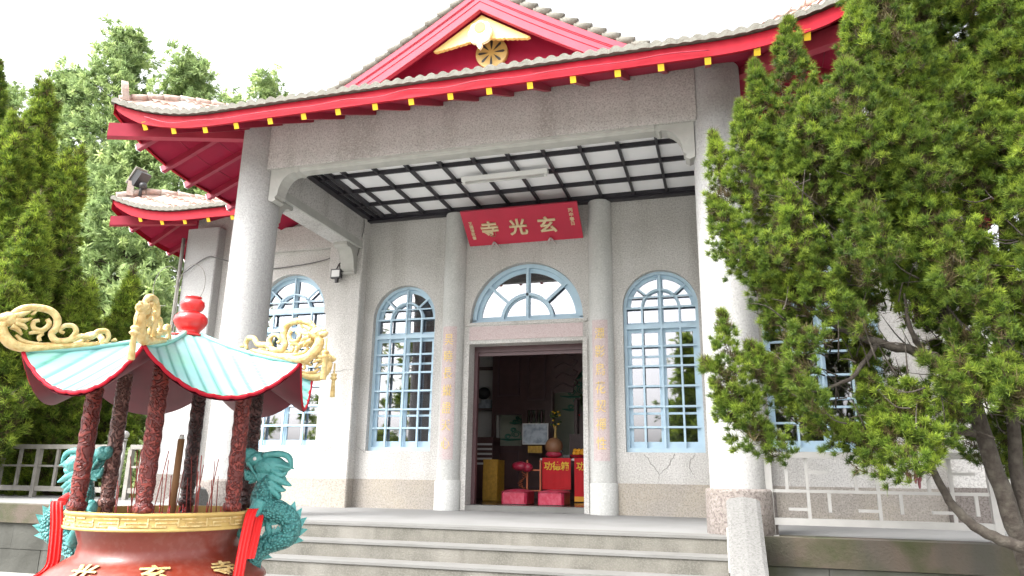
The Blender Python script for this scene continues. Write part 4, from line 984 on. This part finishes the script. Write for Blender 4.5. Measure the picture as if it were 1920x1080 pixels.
# teal dragon handles at both sides
def DZ(zx, zy):
    px, py = 400+zx/4.153, 820+zy/4.153
    return (px-316-.125*(962-py))/290, .31+(962-py)/287
for s in (1, -1):
    ang_ = math.radians(-16 if s > 0 else -36); ch_, sh_ = math.cos(ang_), math.sin(ang_)
    def P3(zx, zy, o=0.0): x, z = DZ(zx, zy); x += -.015 if s > 0 else .04; x *= s; o += 0; return Vector((x*ch_-o*sh_, x*sh_+o*ch_, z))
    spine = [(470, 300), (425, 400), (405, 480), (430, 555), (520, 570), (595, 620), (622, 690), (585, 765), (500, 800), (420, 825), (345, 880), (310, 960), (305, 1050), (330, 1140), (330, 1260), (250, 1360)]
    pth = smooth_path([P3(*p) for p in spine], 6); rad = lerp_list([.055, .070, .080, .082, .074, .068, .066, .064, .062, .062, .062, .060, .060, .060, .06, .05], len(pth))
    bdy = MB().tube(pth, rad, 18).build('dragon_handle', 'scales', IB)
    # dorsal fins along the outside of the coil
    fn = MB(); cen = P3(440, 690)
    for i in range(14, len(pth)-14, 3):
        tn = (pth[i+1]-pth[i-1]).normalized(); nn = Vector((tn.z, 0, -tn.x))*s
        if i < 20: nn = nn
        if (pth[i]+nn*.1-pth[i]).dot(Vector((s, 0, 0))) < -.06 and i < 60: nn = -nn
        base = pth[i]+nn*rad[i]*.9; tip = pth[i]+nn*(rad[i]+.042)-tn*.03
        fn.add([base+tn*.03+Vector((0, .012, 0)), base-tn*.03+Vector((0, .012, 0)), tip, base+tn*.03-Vector((0, .012, 0)), base-tn*.03-Vector((0, .012, 0))], [(0, 1, 2), (4, 3, 2), (0, 2, 3), (1, 4, 2)])
    # leg props and claws reaching to the bowl
    fn.tube([P3(450, 560), P3(440, 660), P3(455, 790)], [.03, .022, .026], 8)
    fn.build('dorsal_fins', 'teal', bdy)
    cl = MB()
    cl.tube(smooth_path([P3(390, 500, -.05), P3(350, 590, -.09), P3(300, 640, -.08)]), lerp_list([.05, .04, .03], 11), 10)
    cl.tube(smooth_path([P3(330, 830, -.04), P3(270, 740, -.09), P3(220, 680, -.09)]), lerp_list([.045, .035, .025], 11), 10)
    cl.tube(smooth_path([P3(340, 860, 0), P3(200, 900, 0), P3(80, 930, 0)]), lerp_list([.05, .05, .06], 11), 10)
    for q in range(5):
        cl.tube(smooth_path([P3(215, 660, -.09), P3(175-12*q, 545+70*q, -.10), P3(190-14*(2-abs(q-2)), 505+85*q, -.13)], 4), [.03, .032, .033, .033, .03, .026, .02, .014, .006], 8)
    cl.build('claw', 'teal', bdy)
    # head
    hd = MB(); Id = Matrix.Identity(3)
    def hb(zx, zy, r, sc, o=0.0): hd.ball(P3(zx, zy, o), r, 14, 9, sc)
    hb(475, 225, .072, (1.5, .85, 1.0)); hb(380, 170, .056, (1.5, .9, .9)); hb(305, 140, .046, (1.25, 1.0, 1.05)); hb(262, 118, .028, (1, 1.6, 1)); hb(560, 230, .045, (1.5, .8, .9)); hb(520, 330, .05, (1.3, .7, .9)); hb(330, 215, .016, (1.5, 2, .6))
    hb(440, 300, .062, (1.2, .8, 1.0)); hb(270, 170, .012, (1, 2, 1.2))
    for o in (-.028, .028):
        hb(385, 140, .020, (1.5, .7, .8), o); hb(480, 240, .032, (1.1, .5, 1), o*1.4)
        for pp, rr in (([(420, 140), (540, 125), (620, 150), (640, 230)], [.018, .022, .018, .006]), ([(430, 200), (540, 215), (655, 240)], [.018, .018, .004]),
                       ([(480, 250), (560, 290), (600, 265)], [.024, .02, .004]), ([(470, 300), (560, 340), (630, 375)], [.032, .024, .003]), ([(460, 340), (540, 400), (585, 410)], [.03, .022, .003]),
                       ([(450, 370), (520, 440), (540, 480)], [.03, .02, .004]), ([(400, 190), (420, 250), (520, 300), (500, 350), (450, 340)], [.014, .014, .013, .012, .006]),
                       ([(300, 190), (340, 260), (410, 370)], [.012, .009, .006])):
            q = smooth_path([P3(zx, zy, o*1.2) for zx, zy in pp], 4); hd.tube(q, lerp_list(rr, len(q)), 8)
    # lower jaw and beard
    for pp, rr in (([(440, 330), (370, 310), (290, 265)], [.03, .024, .012]), ([(370, 320), (320, 310), (275, 300)], [.02, .018, .006]), ([(350, 330), (320, 345), (300, 360)], [.02, .014, .004]), ([(330, 300), (290, 320), (275, 250)], [.02, .018, .006])):
        q = smooth_path([P3(zx, zy) for zx, zy in pp], 4); hd.tube(q, lerp_list(rr, len(q)), 8)
    for q in range(4): hd.tube([P3(290+22*q, 205), P3(288+22*q, 235)], [.006, .001], 5)
    hd.build('dragon_head', 'teal', bdy)
    ey = MB()
    for o in (-.050, .050): ey.ball(P3(362, 168, o), .0125, 10, 7)
    ey.build('eye', 'white', bdy)

# red sashes tied over the handles
for lab, path in (('long bright red ribbon hanging in front of the right dragon handle', (((.54, -.24, .345), (.50, -.33, .335), (.47, -.42, .20), (.445, -.51, .02), (.43, -.55, -.15), (.425, -.55, -.42)), ((.56, -.20, .33), (.545, -.30, .27), (.52, -.40, .15), (.50, -.46, .06)))),
                  ('bright red ribbon tied behind the left dragon handle', (((-.63, .30, .37), (-.645, .20, .37), (-.62, .13, .25), (-.60, .06, .10), (-.60, .02, .0), (-.66, -.05, -.05)), ((-.60, .40, .40), (-.56, .36, .33), (-.55, .36, .2))))):
    sb = MB()
    for q in path:
        c = smooth_path(q, 4)
        sb.grid([[p+Vector((.068*(i/12-.5), .030*(i/12-.5)+.011*math.sin(i*1.7), .0)) for i in range(13)] for p in c], True)
    sb.tube(smooth_path([path[0][0], Vector(path[0][0])+Vector((.02, .05, .02)), path[1][0]], 4), .030, 8)
    tag(place(sb.build('red_ribbon', 'sash')), lab, 'ribbon', 'red ribbons on the burner')

# incense
big = place(MB().cyl((.03, -.12, .25), (.035, -.12, .78), .021, .021, 12).build('thick_incense_stick', 'bigstick')); tag(big, 'one thick brown incense stick standing among the thin ones', 'incense stick')
tip = MB().cyl((.035, -.12, .781), (.036, -.12, .81), .0185, .012, 10).build('burnt_tip', 'lens'); tip.parent = big
rs = random.Random(3)
for i in range(60):
    a = rs.uniform(0, 6.28); q = .47*math.sqrt(rs.random()); x, y = q*math.cos(a), q*math.sin(a); x = x*.9+.06
    h = rs.uniform(.05, .11) if i < 30 else rs.uniform(.2, .46)
    lx, ly = rs.uniform(-.05, .05), rs.uniform(-.05, .05)
    o = MB().cyl((x, y, .255), (x+lx*h*3, y+ly*h*3, .265+h), .0035, .003, 5).build('incense_stick', 'finial' if i < 30 else 'stick')
    tag(place(o), 'short red incense stub stuck in the ash of the burner' if i < 30 else 'thin tall incense stick leaning in the ash of the burner', 'incense stick', 'short red incense stubs' if i < 30 else 'thin tall incense sticks')

# ------------------------------------------------------------------ trees and plants
rng = np.random.default_rng(11)
def norm(a): return a/np.maximum(1e-9, np.linalg.norm(a, axis=1, keepdims=True))
def foliage(name, parent, m, cen, dirs, n, L, W, spread, tipcol=None, size=None, leaf=False):
    """cen (N,3) clump centres, dirs (N,3); n leaf sprays in each clump, one triangle or one diamond each"""
    N = len(cen); c = np.repeat(cen, n, 0); d = norm(np.repeat(norm(dirs), n, 0)+spread*rng.normal(size=(N*n, 3)))
    sz = np.repeat(np.ones(N) if size is None else size, n)*rng.uniform(.6, 1.25, N*n)
    side = norm(np.cross(d, rng.normal(size=(N*n, 3))))*(W*sz/2)[:, None]; tip = d*(L*sz)[:, None]
    base = c+rng.normal(size=(N*n, 3))*(L*.16)
    if leaf: V = np.stack([base, base+tip*.5+side, base+tip, base+tip*.5-side], 1); k = 4; tv = np.tile([.4, .6, .8, .6], N*n)
    else: V = np.stack([base-side, base+side, base+tip], 1); k = 3; tv = np.tile([0., 0., 1.], N*n)
    off = np.array(OFF.get(parent, Vector((0, 0, 0)))); V = V.reshape(-1, 3)-off; F = N*n
    me = bpy.data.meshes.new(name); me.vertices.add(F*k); me.vertices.foreach_set('co', V.astype(np.float32).ravel())
    me.loops.add(F*k); me.loops.foreach_set('vertex_index', np.arange(F*k, dtype=np.int32))
    me.polygons.add(F); me.polygons.foreach_set('loop_start', np.arange(0, F*k, k, dtype=np.int32)); me.polygons.foreach_set('loop_total', np.full(F, k, dtype=np.int32))
    me.update(calc_edges=True)
    tc_ = np.repeat(np.ones(N) if tipcol is None else tipcol, n*k)
    a = me.attributes.new('tip', 'FLOAT', 'POINT'); a.data.foreach_set('value', (tv*tc_).astype(np.float32))
    a = me.attributes.new('tint', 'FLOAT', 'POINT'); a.data.foreach_set('value', np.repeat(rng.random(N), n*k).astype(np.float32))
    me.materials.append(M[m]); o = bpy.data.objects.new(name, me); COL.objects.link(o); o.parent = parent; OFF[o] = Vector(off); return o
def flame_clumps(p0, p1, r, tuft, inner=.45):
    """rounded tufts over the skin of a flame shaped spray, dull older needles inside it"""
    p0, p1 = np.array(p0, float), np.array(p1, float); ax = p1-p0; L = np.linalg.norm(ax); ax /= L
    N = max(14, int(2.1*PI*r*L/tuft**2*.62)); NI = int(N*inner); n = N+NI
    t = rng.random(n)**.85; prof = np.where(t < .3, .6+.4*t/.3, (1-(t-.3)/.7)**.75)
    a = rng.uniform(0, 2*PI, n); q = np.concatenate([rng.uniform(.82, 1.1, N), rng.uniform(.1, .75, NI)])
    h = np.cross(ax, [0.3, .2, 1.0] if abs(ax[2]) < .9 else [1., 0, 0]); h /= np.linalg.norm(h); g = np.cross(ax, h)
    rad = np.cos(a)[:, None]*h+np.sin(a)[:, None]*g; ph = rng.uniform(0, 6)
    lump = 1+.22*np.sin(a*2+t*9+ph)+.20*np.sin(a*4-t*21+ph)
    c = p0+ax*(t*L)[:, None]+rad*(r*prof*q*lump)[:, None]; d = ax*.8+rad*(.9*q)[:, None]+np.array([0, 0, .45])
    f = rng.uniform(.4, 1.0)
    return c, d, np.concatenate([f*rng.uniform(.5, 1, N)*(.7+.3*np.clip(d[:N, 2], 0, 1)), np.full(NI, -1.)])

def crown(parent, m, flames, n, L, W, spread):
    c, d, t = (np.concatenate(q) for q in zip(*flames)); o = t >= 0
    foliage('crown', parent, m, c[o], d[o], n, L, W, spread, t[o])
    foliage('inner_twigs', parent, 'needles_old', c[~o], d[~o], max(6, n//3), L*1.5, W, .9)
def limb(mb, pts, r0, r1, seg=8, sub=4, wob=0.0):
    q = smooth_path(pts, sub); n = len(q)
    q = [p+Vector((random.uniform(-wob, wob), random.uniform(-wob, wob), random.uniform(-wob, wob))) if 0 < i < n-1 else p for i, p in enumerate(q)]
    mb.tube(q, lerp_list([r0, (r0+r1)*.52, r1], n), seg)

random.seed(23); rng = np.random.default_rng(5)
# -- the big juniper at the right, in front of the terrace
J = thing('juniper_tree', 'large twisted juniper with flame shaped sprays in front of the terrace railing', 'tree', (5.4, -4.75, GZ))
tk = MB()
limb(tk, [(5.55, -4.75, GZ), (5.42, -4.78, -.2), (5.30, -4.80, .45), (5.20, -4.82, 1.05), (5.10, -4.82, 1.7), (5.0, -4.8, 2.4), (5.05, -4.75, 3.3), (5.2, -4.7, 4.3), (5.3, -4.7, 5.6)], .082, .025, 12, 6, .014)
tk.build('trunk', 'bark', J)
tb = MB()
limb(tb, [(5.42, -4.78, .1), (5.45, -4.7, .7), (5.52, -4.65, 1.4), (5.60, -4.6, 2.3), (5.75, -4.55, 3.4), (5.9, -4.5, 4.6)], .062, .02, 10, 6, .012)
tb.build('limb', 'bark', J)
bl = MB()
limb(bl, [(5.62, -4.80, -.35), (5.42, -4.95, .04), (5.17, -4.98, .15), (4.97, -4.98, .28), (4.84, -4.96, .48), (4.76, -4.95, .72), (4.66, -4.98, .95)], .055, .018, 10, 5, .006)
bl.build('limb', 'bark', J)
dl = MB()
for i in range(7): dl.ball((4.62+random.uniform(-.05, .05), -4.97, .60+random.uniform(-.06, .06)), .035, 6, 4, (.35, .3, 1.3))
dl.build('dry_leaves', 'deadleaf', J)
brs = MB()
for pts, r0 in (([(5.14, -4.82, 1.45), (4.85, -4.9, 1.62), (4.46, -5.0, 1.72), (4.1, -5.0, 1.9), (3.85, -5.0, 2.15)], .055), ([(5.05, -4.8, 2.1), (4.7, -4.6, 2.5), (4.25, -4.6, 2.8), (3.8, -4.7, 3.1)], .05),
                ([(5.2, -4.82, .95), (4.9, -4.85, 1.0), (4.55, -4.9, .95), (4.2, -4.95, 1.05), (3.7, -5.0, 1.1)], .035), ([(4.85, -4.9, 1.62), (4.7, -5.1, 1.8), (4.68, -5.15, 2.1)], .03),
                ([(5.0, -4.8, 2.7), (4.6, -5.1, 3.2), (4.2, -5.2, 3.7)], .045), ([(5.1, -4.75, 3.4), (4.7, -4.8, 4.0), (4.5, -4.8, 4.7)], .04), ([(5.5, -4.7, 1.4), (5.75, -5.1, 1.9), (5.9, -5.4, 2.5)], .04),
                ([(5.6, -4.6, 2.3), (5.9, -4.8, 3.0), (6.1, -5.0, 3.9)], .04), ([(4.46, -5.0, 1.72), (4.2, -5.1, 1.4), (3.9, -5.1, 1.3)], .025)):
    limb(brs, pts, r0, .008, 7, 5, .012)
for i in range(420):                                            # bare twigs inside the crown
    p = Vector((random.uniform(3.7, 5.6), random.uniform(-5.3, -4.4), random.uniform(.9, 3.4))); q = p+Vector((random.uniform(-.35, .1), random.uniform(-.2, .2), random.uniform(-.05, .35)))
    limb(brs, [p, (p+q)/2+Vector((0, random.uniform(-.06, .06), random.uniform(-.07, .05))), q], .008, .002, 5, 3)
brs.build('branches', 'bark', J)
FL = []          # flames: base, tip, radius   (x, z read off a plane through the trunk; depth spread round it)
def fl(x0, z0, x1, z1, r, y=None):
    y = random.uniform(-5.45, -4.35) if y is None else y
    FL.append(((x0, y+random.uniform(-.12, .12), z0), (x1, y, z1), r))
for q in [(3.42, 2.75, 3.22, 3.85, .20, -4.95), (3.62, 2.95, 3.50, 4.18, .24, -4.9), (3.45, 2.45, 3.18, 3.15, .22, -5.0), (3.62, 2.35, 3.30, 2.85, .24, -5.0), (3.80, 3.3, 3.66, 4.62, .23, -4.85), (3.95, 3.6, 4.02, 5.05, .26, -4.85),
          (3.75, 2.1, 3.45, 2.55, .22, -4.95), (4.0, 2.0, 3.62, 2.35, .22, -5.0), (4.62, 4.0, 4.78, 5.5, .28, -4.9), (3.9, 2.9, 3.8, 3.8, .28, -4.8), (4.15, 3.1, 4.1, 4.2, .30, -5.0), (4.6, 3.4, 4.7, 4.7, .30, -5.05),
          (4.95, 4.6, 5.05, 6.0, .34, -4.9), (5.1, 4.6, 5.2, 6.3, .40, -4.9), (5.3, 4.7, 5.4, 6.4, .45, -4.9), (5.8, 4.4, 5.95, 6.2, .45, -4.9),
          (3.28, 1.25, 3.20, 2.05, .15, -5.05), (3.40, 1.05, 3.02, 1.62, .17, -5.05), (3.50, .82, 3.12, 1.30, .18, -5.05), (3.62, 1.3, 3.42, 1.75, .17, -5.05), (3.7, .75, 3.42, 1.05, .15, -5.05), (3.95, 1.0, 3.7, 1.35, .17, -5.05), (4.1, .82, 3.9, 1.15, .17, -5.05),
          (3.45, .95, 3.30, 1.35, .15, -5.0), (4.35, .80, 4.05, 1.02, .15, -5.1),
          (4.62, .60, 4.35, 1.10, .24, -5.1), (4.70, .70, 4.52, 1.25, .25, -5.15), (4.78, .78, 4.68, 1.18, .20, -5.05), (4.40, .62, 4.22, 1.0, .17, -5.1), (4.45, .95, 4.3, 1.4, .15, -5.0)]:
    fl(*q)
for i in range(64):
    z = random.uniform(2.1, 5.2); xl = np.interp(z, [2.0, 2.6, 3.2, 4.0, 4.6, 5.6], [3.85, 3.7, 4.15, 4.7, 5.0, 5.25])
    x = random.uniform(xl, 6.9); L = random.uniform(.7, 1.25); fl(x, z, x+random.uniform(-.28, .02), z+L, random.uniform(.19, .33))
for i in range(34): x = random.uniform(3.75, 5.2); z = random.uniform(1.95, 3.3); fl(x, z, x-random.uniform(-.02, .3), z+random.uniform(.5, .85), random.uniform(.15, .24))
for i in range(16): x = random.uniform(5.35, 6.4); z = random.uniform(3.6, 5.2); fl(x, z, x-random.uniform(-.1, .25), z+random.uniform(.7, 1.1), random.uniform(.2, .3))
for i in range(16): x = random.uniform(5.4, 6.6); z = random.uniform(2.7, 4.0); fl(x, z, x+random.uniform(-.2, .1), z+random.uniform(.6, 1.0), random.uniform(.2, .3))
for i in range(30):                                            # crown behind the trunks
    x = random.uniform(5.15, 6.9); z = random.uniform(.55, 2.5); fl(x, z, x+random.uniform(-.2, .2), z+random.uniform(.5, .8), random.uniform(.14, .24), random.uniform(-4.7, -4.2))
for i in range(22): x = random.uniform(4.95, 5.7); z = random.uniform(1.0, 2.5); fl(x, z, x-random.uniform(-.05, .3), z+random.uniform(.35, .6), random.uniform(.10, .17), random.uniform(-5.35, -4.95))
for i in range(34):                                            # thin lower crown
    x = random.uniform(3.65, 5.0); z = random.uniform(1.1, 2.2); fl(x, z, x-random.uniform(.08, .32), z+random.uniform(.22, .5), random.uniform(.09, .15))
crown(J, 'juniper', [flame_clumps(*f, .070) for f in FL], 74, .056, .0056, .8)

# -- junipers at the left of the terrace
def juniper(name_label, x, y, z0, H, R, seed, nfl, n=34, tuft=.17, mcol='juniper_dark', clump=.145):
    t = thing('juniper_tree', name_label, 'tree', (x, y, z0), 'junipers left of the temple')
    tr = MB(); limb(tr, [(x, y, z0), (x+.1, y, z0+H*.4), (x-.05, y, z0+H*.8)], .22, .04, 8, 4, .02); tr.build('trunk', 'barkd', t)
    rr = random.Random(seed); cs, ds, ts = [], [], []
    for i in range(nfl):
        u = rr.random()**.85; z = z0+H*(.06+.80*u); rad = R*(1-u*.86)*(.82+.3*rr.random()); a = rr.uniform(0, 2*PI); q = math.sqrt(rr.random())*.9
        p0 = (x+rad*q*.5*math.cos(a), y+rad*q*.5*math.sin(a), z); e = .75+.4*rr.random(); L = rr.uniform(1.0, 1.9)
        p1 = (x+rad*e*math.cos(a), y+rad*e*math.sin(a), z+L)
        c, d, tt = flame_clumps(p0, p1, rr.uniform(.2, .36), tuft); cs.append(c); ds.append(d); ts.append(tt)
    c, d, tt = flame_clumps((x, y, z0+H*.72), (x, y, z0+H), R*.25, tuft); cs.append(c); ds.append(d); ts.append(tt)
    crown(t, mcol, list(zip(cs, ds, ts)), n, clump, .017, .8)
juniper('tall dark juniper cut by the left edge of the view', -15.9, 1.6, GZ, 12.7, 1.9, 5, 105)
juniper('tall bright tipped juniper, highest of those fully in view at the left', -14.2, 1.8, GZ, 11.9, 1.6, 6, 100)
juniper('juniper in front of the tallest pair, its top level with the upper eave beam', -13.3, .6, 0, 8.9, 1.4, 7, 85)
juniper('juniper nearest the temple in the left group, level with the roof spotlight', -12.6, 1.6, GZ, 9.3, 1.25, 12, 80)
juniper('short juniper behind the left gold dragon of the burner canopy', -11.8, .3, 0, 5.9, 1.1, 10, 55)
juniper('small bright juniper between the gold dragon and the red finial', -11.4, 1.5, GZ, 5.5, .95, 11, 45)
juniper('slim juniper behind the burner canopy beside the wing wall', -11.4, 2.8, GZ, 5.7, .95, 8, 45)
juniper('low spreading juniper hanging over the left end of the grey railing', -11.2, -.5, .15, 3.5, 1.0, 9, 40)

# -- tall feathery trees behind
def feathery(label, x, y, z0, H, R, seed, ncl, m='cypress', base=.12, L=.25, W=.055, n=28):
    t = thing('feathery_tree', label, 'tree', (x, y, z0), 'tall feathery trees behind the temple')
    rr = random.Random(seed); tr = MB(); top = Vector((x+rr.uniform(-.3, .3), y, z0+H*.97))
    limb(tr, [(x, y, z0), (x+.15, y, z0+H*.45), top], .30, .03, 8, 4, .03)
    cs, ds, szs = [], [], []
    nb = int(ncl/14)
    for i in range(nb):
        u = base+(1-base)*rr.random()**1.05; z = z0+H*u; k = (u-base)/(1-base)
        reach = R*(1.03-k)**.62*min(1, .5+k*3)*rr.uniform(.55, 1.08); a = rr.uniform(0, 2*PI)
        p0 = Vector((x, y, z)); p1 = Vector((x+reach*math.cos(a), y+reach*math.sin(a), z+reach*rr.uniform(-.05, .35)))
        limb(tr, [p0, (p0+p1)/2+Vector((0, 0, .12)), p1], .05*(1-k)+.015, .006, 5, 3)
        for j in range(14):
            s = rr.random()**.55; p = p0.lerp(p1, s)+Vector((rr.gauss(0, .34), rr.gauss(0, .34), rr.gauss(0, .20)))
            cs.append(p[:]); d = p1-p0; ds.append((d.x*.6+rr.gauss(0, .5), d.y*.6+rr.gauss(0, .5), abs(d.length)*.15+rr.gauss(0, .4))); szs.append(rr.uniform(.7, 1.3))
    tr.build('trunk', 'barkd', t)
    foliage('crown', t, m, np.array(cs), np.array(ds), n, L, W, .75, rng.random(len(cs)), np.array(szs), True)
feathery('tallest feathery pale green tree rising behind the left eave corner', -25.2, 14, -2, 24.3, 5.2, 21, 4200)
feathery('pale green tree whose top shows just above the front eave tip', -21.0, 14, -2, 22.2, 4.6, 22, 3600)
feathery('feathery tree left of the tallest one on the skyline', -28.8, 14.5, -2, 22.6, 5.0, 23, 3600)
feathery('feathery tree behind the far left juniper on the skyline', -32.6, 14, -2, 22.0, 5.0, 29, 3000)
feathery('feathery tree filling the gap between the junipers and the roofs', -17.6, 8.5, -2, 14.4, 3.8, 24, 3200)
feathery('thin pale treetop peeping over the long front eave', -16.3, 14, -2, 20.6, 2.4, 25, 1100)
feathery('smaller treetop peeping over the eave left of the thin one', -18.3, 14.2, -2, 19.9, 2.6, 30, 1300)
feathery('broad feathery tree low behind the left junipers', -21.0, 9, -2, 14.0, 4.4, 26, 3200)
feathery('low feathery tree beside the wing wall above the railing', -14.2, 6.5, -2, 8.6, 2.4, 31, 1500)
feathery('bright leafy tree beyond the right end of the temple wall', 8.75, 4.4, GZ, 5.6, 1.5, 27, 1000, 'shrub')
for k, (x, y, H, R) in enumerate(((-14.5, -31, 14.5, 3.6), (-19.5, -30, 13.0, 3.6), (-26, -27, 12.5, 3.4), (1.6, -30, 9.6, 1.9))):
    feathery(['tall park tree across the forecourt, mirrored in the window left of the door', 'park tree across the forecourt left of the tallest one there', 'park tree far left across the forecourt', 'slim park tree across the forecourt, mirrored in the window right of the door'][k], x, y, GZ, H, R, 60+k, 900, 'juniper_dark', .08, .45, .12, 14)
def shrub(label, x, y, z0, H, R, seed, m='shrub'):
    t = thing('leafy_shrub', label, 'shrub', (x, y, z0), 'shrubs behind the grey railing')
    rr = random.Random(seed); st = MB(); cs, ds = [], []
    for i in range(46):
        a = rr.uniform(0, 2*PI); q = R*math.sqrt(rr.random()); h = H*rr.uniform(.4, 1)*(1-.35*q/R); p1 = Vector((x+q*math.cos(a), y+q*math.sin(a), z0+h))
        limb(st, [(x+rr.uniform(-.1, .1), y, z0), (x+q*.4*math.cos(a), y+q*.4*math.sin(a), z0+h*.6), p1], .016, .004, 4, 3)
        for j in range(7): s = rr.uniform(.45, 1.05); cs.append((x+(p1.x-x)*s+rr.gauss(0, .1), y+(p1.y-y)*s+rr.gauss(0, .1), z0+h*s+rr.gauss(0, .09))); ds.append((rr.gauss(0, 1), rr.gauss(0, 1), .6))
    st.build('stems', 'barkd', t)
    foliage('leaves', t, m, np.array(cs), np.array(ds), 9, .13, .055, .8, None, None, True)
for i, (x, y, H, R, m, lab) in enumerate(((-14.2, 2.2, 1.7, .9, 'shrub', 'yellow green shrub behind the far left bay of the grey railing'), (-12.7, 2.0, 1.5, .8, 'shrub', 'small bright shrub behind the middle of the grey railing'),
        (-8.6, 1.9, 2.3, 1.0, 'cypress', 'tangled grey green bush between the two ball topped posts'), (-9.8, 2.6, 2.6, 1.1, 'cypress', 'loose green bush behind the burner pillars'), (-7.7, 3.6, 3.2, .9, 'juniper_dark', 'dark bush tight against the wing wall'))):
    shrub(lab, x, y, -.6, H, R, 40+i, m)
